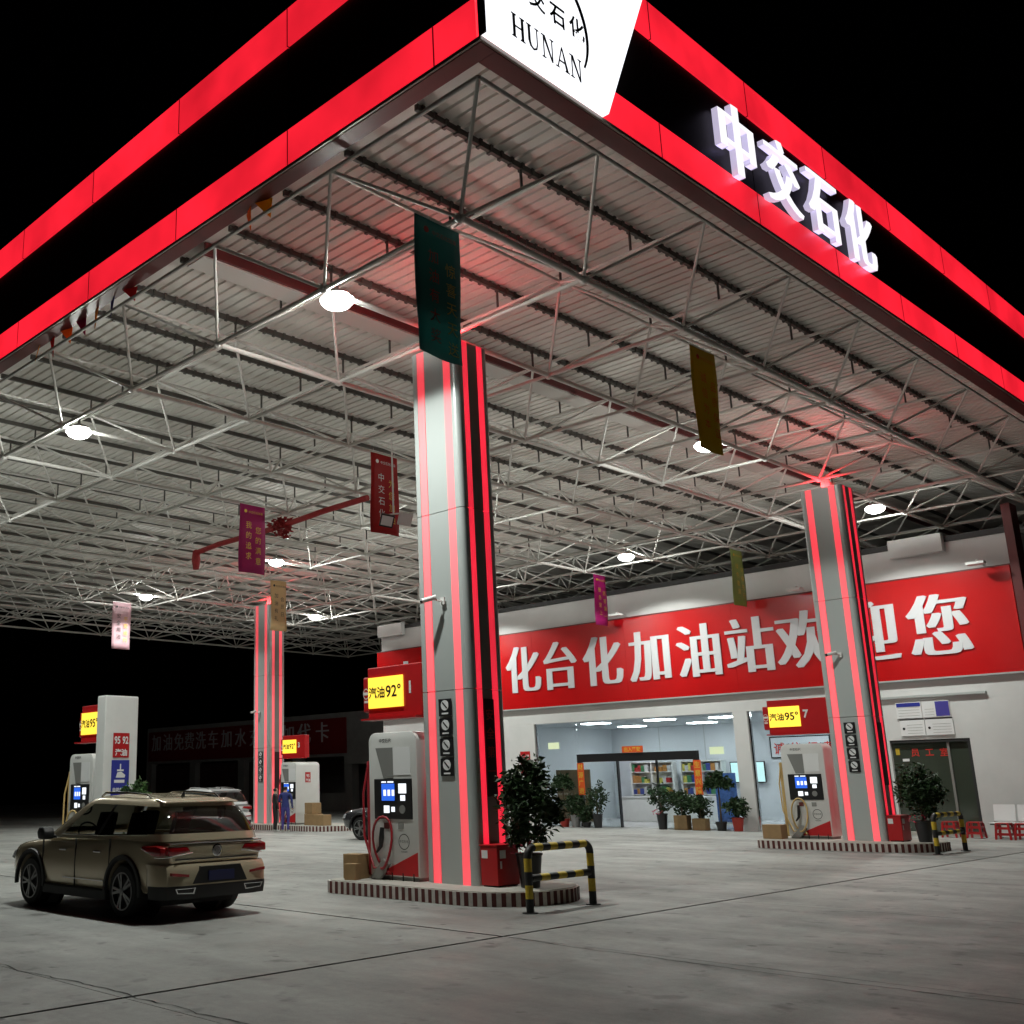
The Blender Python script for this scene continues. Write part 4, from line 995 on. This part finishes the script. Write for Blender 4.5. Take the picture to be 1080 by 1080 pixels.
    n_ = 20; MB().tube([(.55 + .05 * math.sin(2 * PI * i / n_), .38 + .17 * math.cos(2 * PI * i / n_), 1.10 + .15 * math.sin(2 * PI * i / n_)) for i in range(n_ + 1)], .014, 6).build('steering_wheel', M_BLACKM, t)
    # window chrome line
    for s in (1, -1):
        pts = [(P(1, c, s)[0], P(1, c, s)[1] + s * .008, P(1, c, s)[2] - .002) for c in ((.10, 1), (.26, 1), (.5, 1), (.84, .995))]
        MB().tube(pts, .010, 6).build('window_trim', M_CHROME, t)
        MB().tube([(-1.55, s * .60, 1.615), (-1.45, s * .60, 1.668), (-.9, s * .60, 1.70), (-.3, s * .60, 1.70), (-.18, s * .59, 1.645)], .016, 6).build('roof_rail', M_CHROME, t, smooth=1)
        # mirror
        MB().prism([(.62, 1.02), (.80, 1.02), (.84, 1.12), (.78, 1.20), (.66, 1.20), (.60, 1.12)], s * .93, s * 1.12, 'y').build('mirror', M_CARBLK, t, bevel=.025, smooth=.8)
        MB().cyl((.72, s * .84, 1.05), (.72, s * .95, 1.08), .025, n=8).build('mirror_arm', M_CARBLK, t)
        for x in (-.78, .22): MB().box(x, x + .20, min(s * .925, s * .955), max(s * .925, s * .955), .86, .89).build('door_handle', M_CHROME, t, bevel=.008)
        for x, z0, z1 in ((-.98, .62, 1.06), (-.02, .36, 1.045), (.98, .42, 1.01)): MB().box(x - .004, x + .004, min(s * .90, s * .9265), max(s * .90, s * .9265), z0, z1).build('door_seam', M_CARBLK, t)
        MB().box(-.92, .92, min(s * .80, s * .935), max(s * .80, s * .935), .22, .36).build('sill', M_CARBLK, t, bevel=.02)
        MB().box(-.85, .30, min(s * .93, s * .937), max(s * .93, s * .937), .47, .485).build('side_trim', M_CHROME, t)
        for sx in (-1, 1):   # arch trim
            n = 18; vs = []; fs = []
            for i in range(n + 1):
                a = math.radians(-8 + 196 * i / n)
                for r, yy in ((.415, .90), (.425, .945), (.475, .945), (.485, .915)): vs.append((sx * WX + r * math.cos(a), s * yy, WR_ + .01 + r * math.sin(a)))
            for i in range(n):
                for j in range(3): fs.append((4 * i + j, 4 * i + j + 1, 4 * i + 4 + j + 1, 4 * i + 4 + j))
            MB().add(vs, fs).build('arch_trim', M_CARBLK, t, smooth=.6)
            MB().cyl((sx * WX, s * .50, WR_ + .01), (sx * WX, s * .57, WR_ + .01), .423, n=24).build('arch_liner', M_CARBLK, t)
            wh = MB().lathe([(.25, -.115), (.335, -.115), (.36, -.085), (.365, 0), (.36, .085), (.335, .115), (.25, .115)], 36, caps=False).build('wheel', M_TYRE, t, (sx * WX, s * WY, WR_), (-s * PI / 2, 0, 0), smooth=.6)
            MB().lathe([(.255, .112), (.255, .118), (.235, .118), (.225, .06), (.05, .05), (.0, .05)], 30, caps=False).build('rim', M_RIMD, wh, smooth=.6)
            MB().lathe([(.238, .119), (.256, .119), (.256, .124), (.238, .124), (.238, .119)], 30, caps=False).build('rim_lip', M_RIM, wh)
            sp = MB()
            for i in range(5):
                for d in (-.16, .16):
                    a = 2 * PI * i / 5 + d; a2 = 2 * PI * i / 5 + d * .5; c, sn = math.cos(a), math.sin(a)
                    p0 = Vector((.04 * math.cos(a2), .04 * math.sin(a2), 0)); p1 = Vector((.245 * c, .245 * sn, 0)); e = (p1 - p0).normalized(); nrm = Vector((-e.y, e.x, 0)) * .017
                    sp.add([p0 - nrm + Vector((0, 0, .125)), p0 + nrm + Vector((0, 0, .125)), p1 + nrm + Vector((0, 0, .122)), p1 - nrm + Vector((0, 0, .122)), p0 - nrm + Vector((0, 0, .09)), p0 + nrm + Vector((0, 0, .09)), p1 + nrm + Vector((0, 0, .09)), p1 - nrm + Vector((0, 0, .09))], [(0, 1, 2, 3), (0, 3, 7, 4), (1, 5, 6, 2), (3, 2, 6, 7), (0, 4, 5, 1)])
            sp.build('spokes', M_RIM, wh); MB().lathe([(.05, .09), (.05, .132), (.03, .136)], 14).build('hub_cap', M_RIM, wh)
        # lights
        MB().prism([(-2.285, .86), (-2.12, .85), (-1.78, .94), (-1.82, .985), (-2.17, .995), (-2.28, .97)], s * .80, s * .922, 'y').build('tail_light', M_TAIL, t, bevel=.02, smooth=.6)
        MB().prism([(s * .44, .905), (s * .80, .855), (s * .83, .975), (s * .50, .975)], -2.325, -2.20, 'x').build('tail_light', M_TAIL, t, bevel=.015, smooth=.6)
        MB().tube([(-2.33, s * .42, .893), (-2.33, s * .52, .880), (-2.31, s * .81, .845), (-2.15, s * .917, .838)], .008, 6).build('light_trim', M_CHROME, t)
        MB().prism([(2.20, .68), (2.05, .66), (1.80, .80), (1.86, .84), (2.10, .80)], s * .62, s * .835, 'y').build('head_light', mat('head_lamp', (.55, .57, .6), .1, coat=1), t, bevel=.02)
        MB().prism([(s * .52, .58), (s * .80, .605), (s * .80, .645), (s * .52, .615)], -2.405, -2.28, 'x').build('reflector', M_TAIL, t)
        MB().prism([(s * .44, .36), (s * .72, .375), (s * .75, .44), (s * .41, .44)], -2.415, -2.28, 'x').build('exhaust_trim', M_CHROME, t); MB().prism([(s * .465, .375), (s * .70, .387), (s * .722, .428), (s * .44, .428)], -2.42, -2.28, 'x').build('exhaust_trim', M_CARBLK, t)
    # rear bumper, tailgate, plate
    bp = []
    for x, w_, z0, z1 in ((-2.10, .935, .34, .70), (-2.30, .90, .40, .72), (-2.39, .84, .44, .71), (-2.405, .55, .45, .70)):
        pass
    rr = []
    for yy, xo in ((-.935, -2.02), (-.915, -2.22), (-.84, -2.34), (-.6, -2.40), (0, -2.42), (.6, -2.40), (.84, -2.34), (.915, -2.22), (.935, -2.02)):
        rr.append([(xo, yy, .46), (xo - .0, yy, .66), (xo + .05, yy, .745), (-1.95, yy * .97, .745), (-1.95, yy * .97, .46)])
    MB().loft(rr).build('rear_bumper', paint, t, smooth=.7)
    rr = [[(p[0][0] + .005, p[0][1] * .985, .30), (p[0][0] - .008, p[0][1], .42), (p[0][0] - .006, p[0][1], .47), (-1.95, p[0][1] * .95, .47), (-1.95, p[0][1] * .9, .28)] for p in rr]
    MB().loft(rr).build('bumper_skirt', M_CARBLK, t, smooth=.7)
    MB().prism([(-.46, .49), (.46, .49), (.34, .71), (-.34, .71)], -2.428, -2.38, 'x').build('plate_recess', M_BLACK, t)
    MB().box(-2.445, -2.432, -.22, .22, .52, .65).build('number_plate', mat('plate_blue', (.02, .025, .10), .4), t)
    MB().prism([(-.76, .745), (.76, .745), (.80, 1.0), (-.80, 1.0)], -2.315, -2.25, 'x').build('tailgate', paint, t, bevel=.03, smooth=.8)
    MB().box(-2.345, -2.30, -.70, .70, .800, .812).build('tailgate_crease', M_CARBLK, t); MB().box(-2.33, -2.28, -.80, .80, 1.012, 1.03).build('tailgate_trim', M_CHROME, t, bevel=.006)
    MB().lathe([(.085, 0), (.085, .014), (.065, .016), (.065, .006)], 20).build('badge', M_CHROME, t, (-2.318, 0, .91), (0, -PI / 2, 0)); MB().box(-2.332, -2.318, -.03, .03, .895, .925).build('badge_mark', M_CHROME, t)
    MB().prism([(-1.97, 1.565), (-1.70, 1.615), (-1.70, 1.59), (-1.95, 1.545)], -.64, .64, 'y').build('roof_spoiler', paint, t, bevel=.006)
    MB().tube([(-2.20, -.06, 1.17), (-2.18, .25, 1.20), (-2.16, .52, 1.22)], .010, 5).build('rear_wiper', M_BLACK, t); MB().prism([(-1.50, 1.63), (-1.42, 1.63), (-1.49, 1.70)], -.015, .015, 'y').build('roof_antenna', M_BLACK, t)
    MB().prism([(-.5, .45), (.5, .45), (.58, .72), (-.58, .72)], 2.24, 2.325, 'x').build('grille', M_CARBLK, t)
    MB().box(-1.9, 1.9, -.6, .6, .18, .30).build('underbody', M_BLACKM, t)
    return t
car('suv_car', 'champagne gold sport utility car parked in front, seen from its rear left', (-15.2, 9.14, .0), PI + .02, M_GOLDC)
car('white_car', 'white car parked behind the gold car next to the far column', (-36.5, 25.15, .0), PI - .02, M_WHITEC)
car('dark_car', 'dark grey car mostly hidden behind the near dispenser', (-24.95, 25.35, .0), PI + .1, M_DARKC)

# ------------------------------------------------------------------ people
def person(x, y, rz, label, top, pants, arm, h=1.68):
    t = thing('person', label, 'person', (x, y, .004), rz)
    k = h / 1.72
    V = [((0, 0, .93), .14, .11), ((0, 0, 1.12), .135, .10), ((0, 0, 1.34), .165, .105), ((0, .01, 1.46), .08, .07), ((0, 0, 1.53), .052, .055), ((0, -.01, 1.60), .088, .10), ((0, 0, 1.69), .085, .10),
         ((.10, 0, .86), .088, .09), ((.11, -.02, .50), .062, .065), ((.11, .02, .10), .042, .045), ((.12, -.12, .045), .04, .035),
         ((-.10, 0, .86), .088, .09), ((-.11, -.02, .50), .062, .065), ((-.11, .02, .10), .042, .045), ((-.12, -.12, .045), .04, .035),
         ((.20, 0, 1.40), .06, .06), ((.25, .02, 1.13), .045, .045), (arm, .035, .035), ((arm[0], arm[1] - .07, arm[2] - .04), .03, .022),
         ((-.20, 0, 1.40), .06, .06), ((-.27, .02, 1.13), .045, .045), ((-.26, -.05, .90), .035, .035), ((-.26, -.07, .81), .03, .022)]
    E_ = [(0, 1), (1, 2), (2, 3), (3, 4), (4, 5), (5, 6), (0, 7), (7, 8), (8, 9), (9, 10), (0, 11), (11, 12), (12, 13), (13, 14), (2, 15), (15, 16), (16, 17), (17, 18), (2, 19), (19, 20), (20, 21), (21, 22)]
    me = bpy.data.meshes.new('body'); me.from_pydata([tuple(c * k for c in v[0]) for v in V], E_, [])
    o = bpy.data.objects.new('tmp', me); COL.objects.link(o); md = o.modifiers.new('skin', 'SKIN'); md.use_smooth_shade = True
    for i, v in enumerate(V):
        me.skin_vertices[0].data[i].radius = (v[1] * k, v[2] * k); me.skin_vertices[0].data[i].use_root = (i == 0)
    s2 = o.modifiers.new('sub', 'SUBSURF'); s2.levels = 2
    bpy.context.view_layer.update(); r = bpy.data.meshes.new_from_object(o.evaluated_get(bpy.context.evaluated_depsgraph_get())); bpy.data.objects.remove(o)
    r.materials.clear()
    for m_ in (M_SKIN, top, pants, M_HAIR, M_WHITE): r.materials.append(m_)
    for f in r.polygons:
        c = f.center / k; arm_end = (abs(c.x) > .2 and (c.z < .88 or (c - Vector(arm)).length < .10 and c.y < arm[1] + .02))
        f.material_index = 4 if c.z < .09 else 2 if (c.z < .92 and abs(c.x) < .235) else 0 if (arm_end or c.z > 1.47) else 1
        if c.z > 1.56 and (c.y > -.04 or c.z > 1.70): f.material_index = 3
    b = link('body', r, t)
    return t
M_UNI = mat('blue_uniform', (.02, .03, .16), .7); M_BLK = mat('black_clothes', (.012, .012, .014), .75); M_UNI2 = mat('violet_trousers', (.05, .04, .22), .7)
person(-33.35, 26.5, 2.75, 'person in black jacket and trousers facing the dispenser', M_BLK, M_BLK, (.28, -.12, .95), 1.66)
person(-32.85, 26.6, 3.7, 'person in blue uniform standing by the far island', M_UNI, M_UNI2, (.26, -.24, 1.12), 1.72)
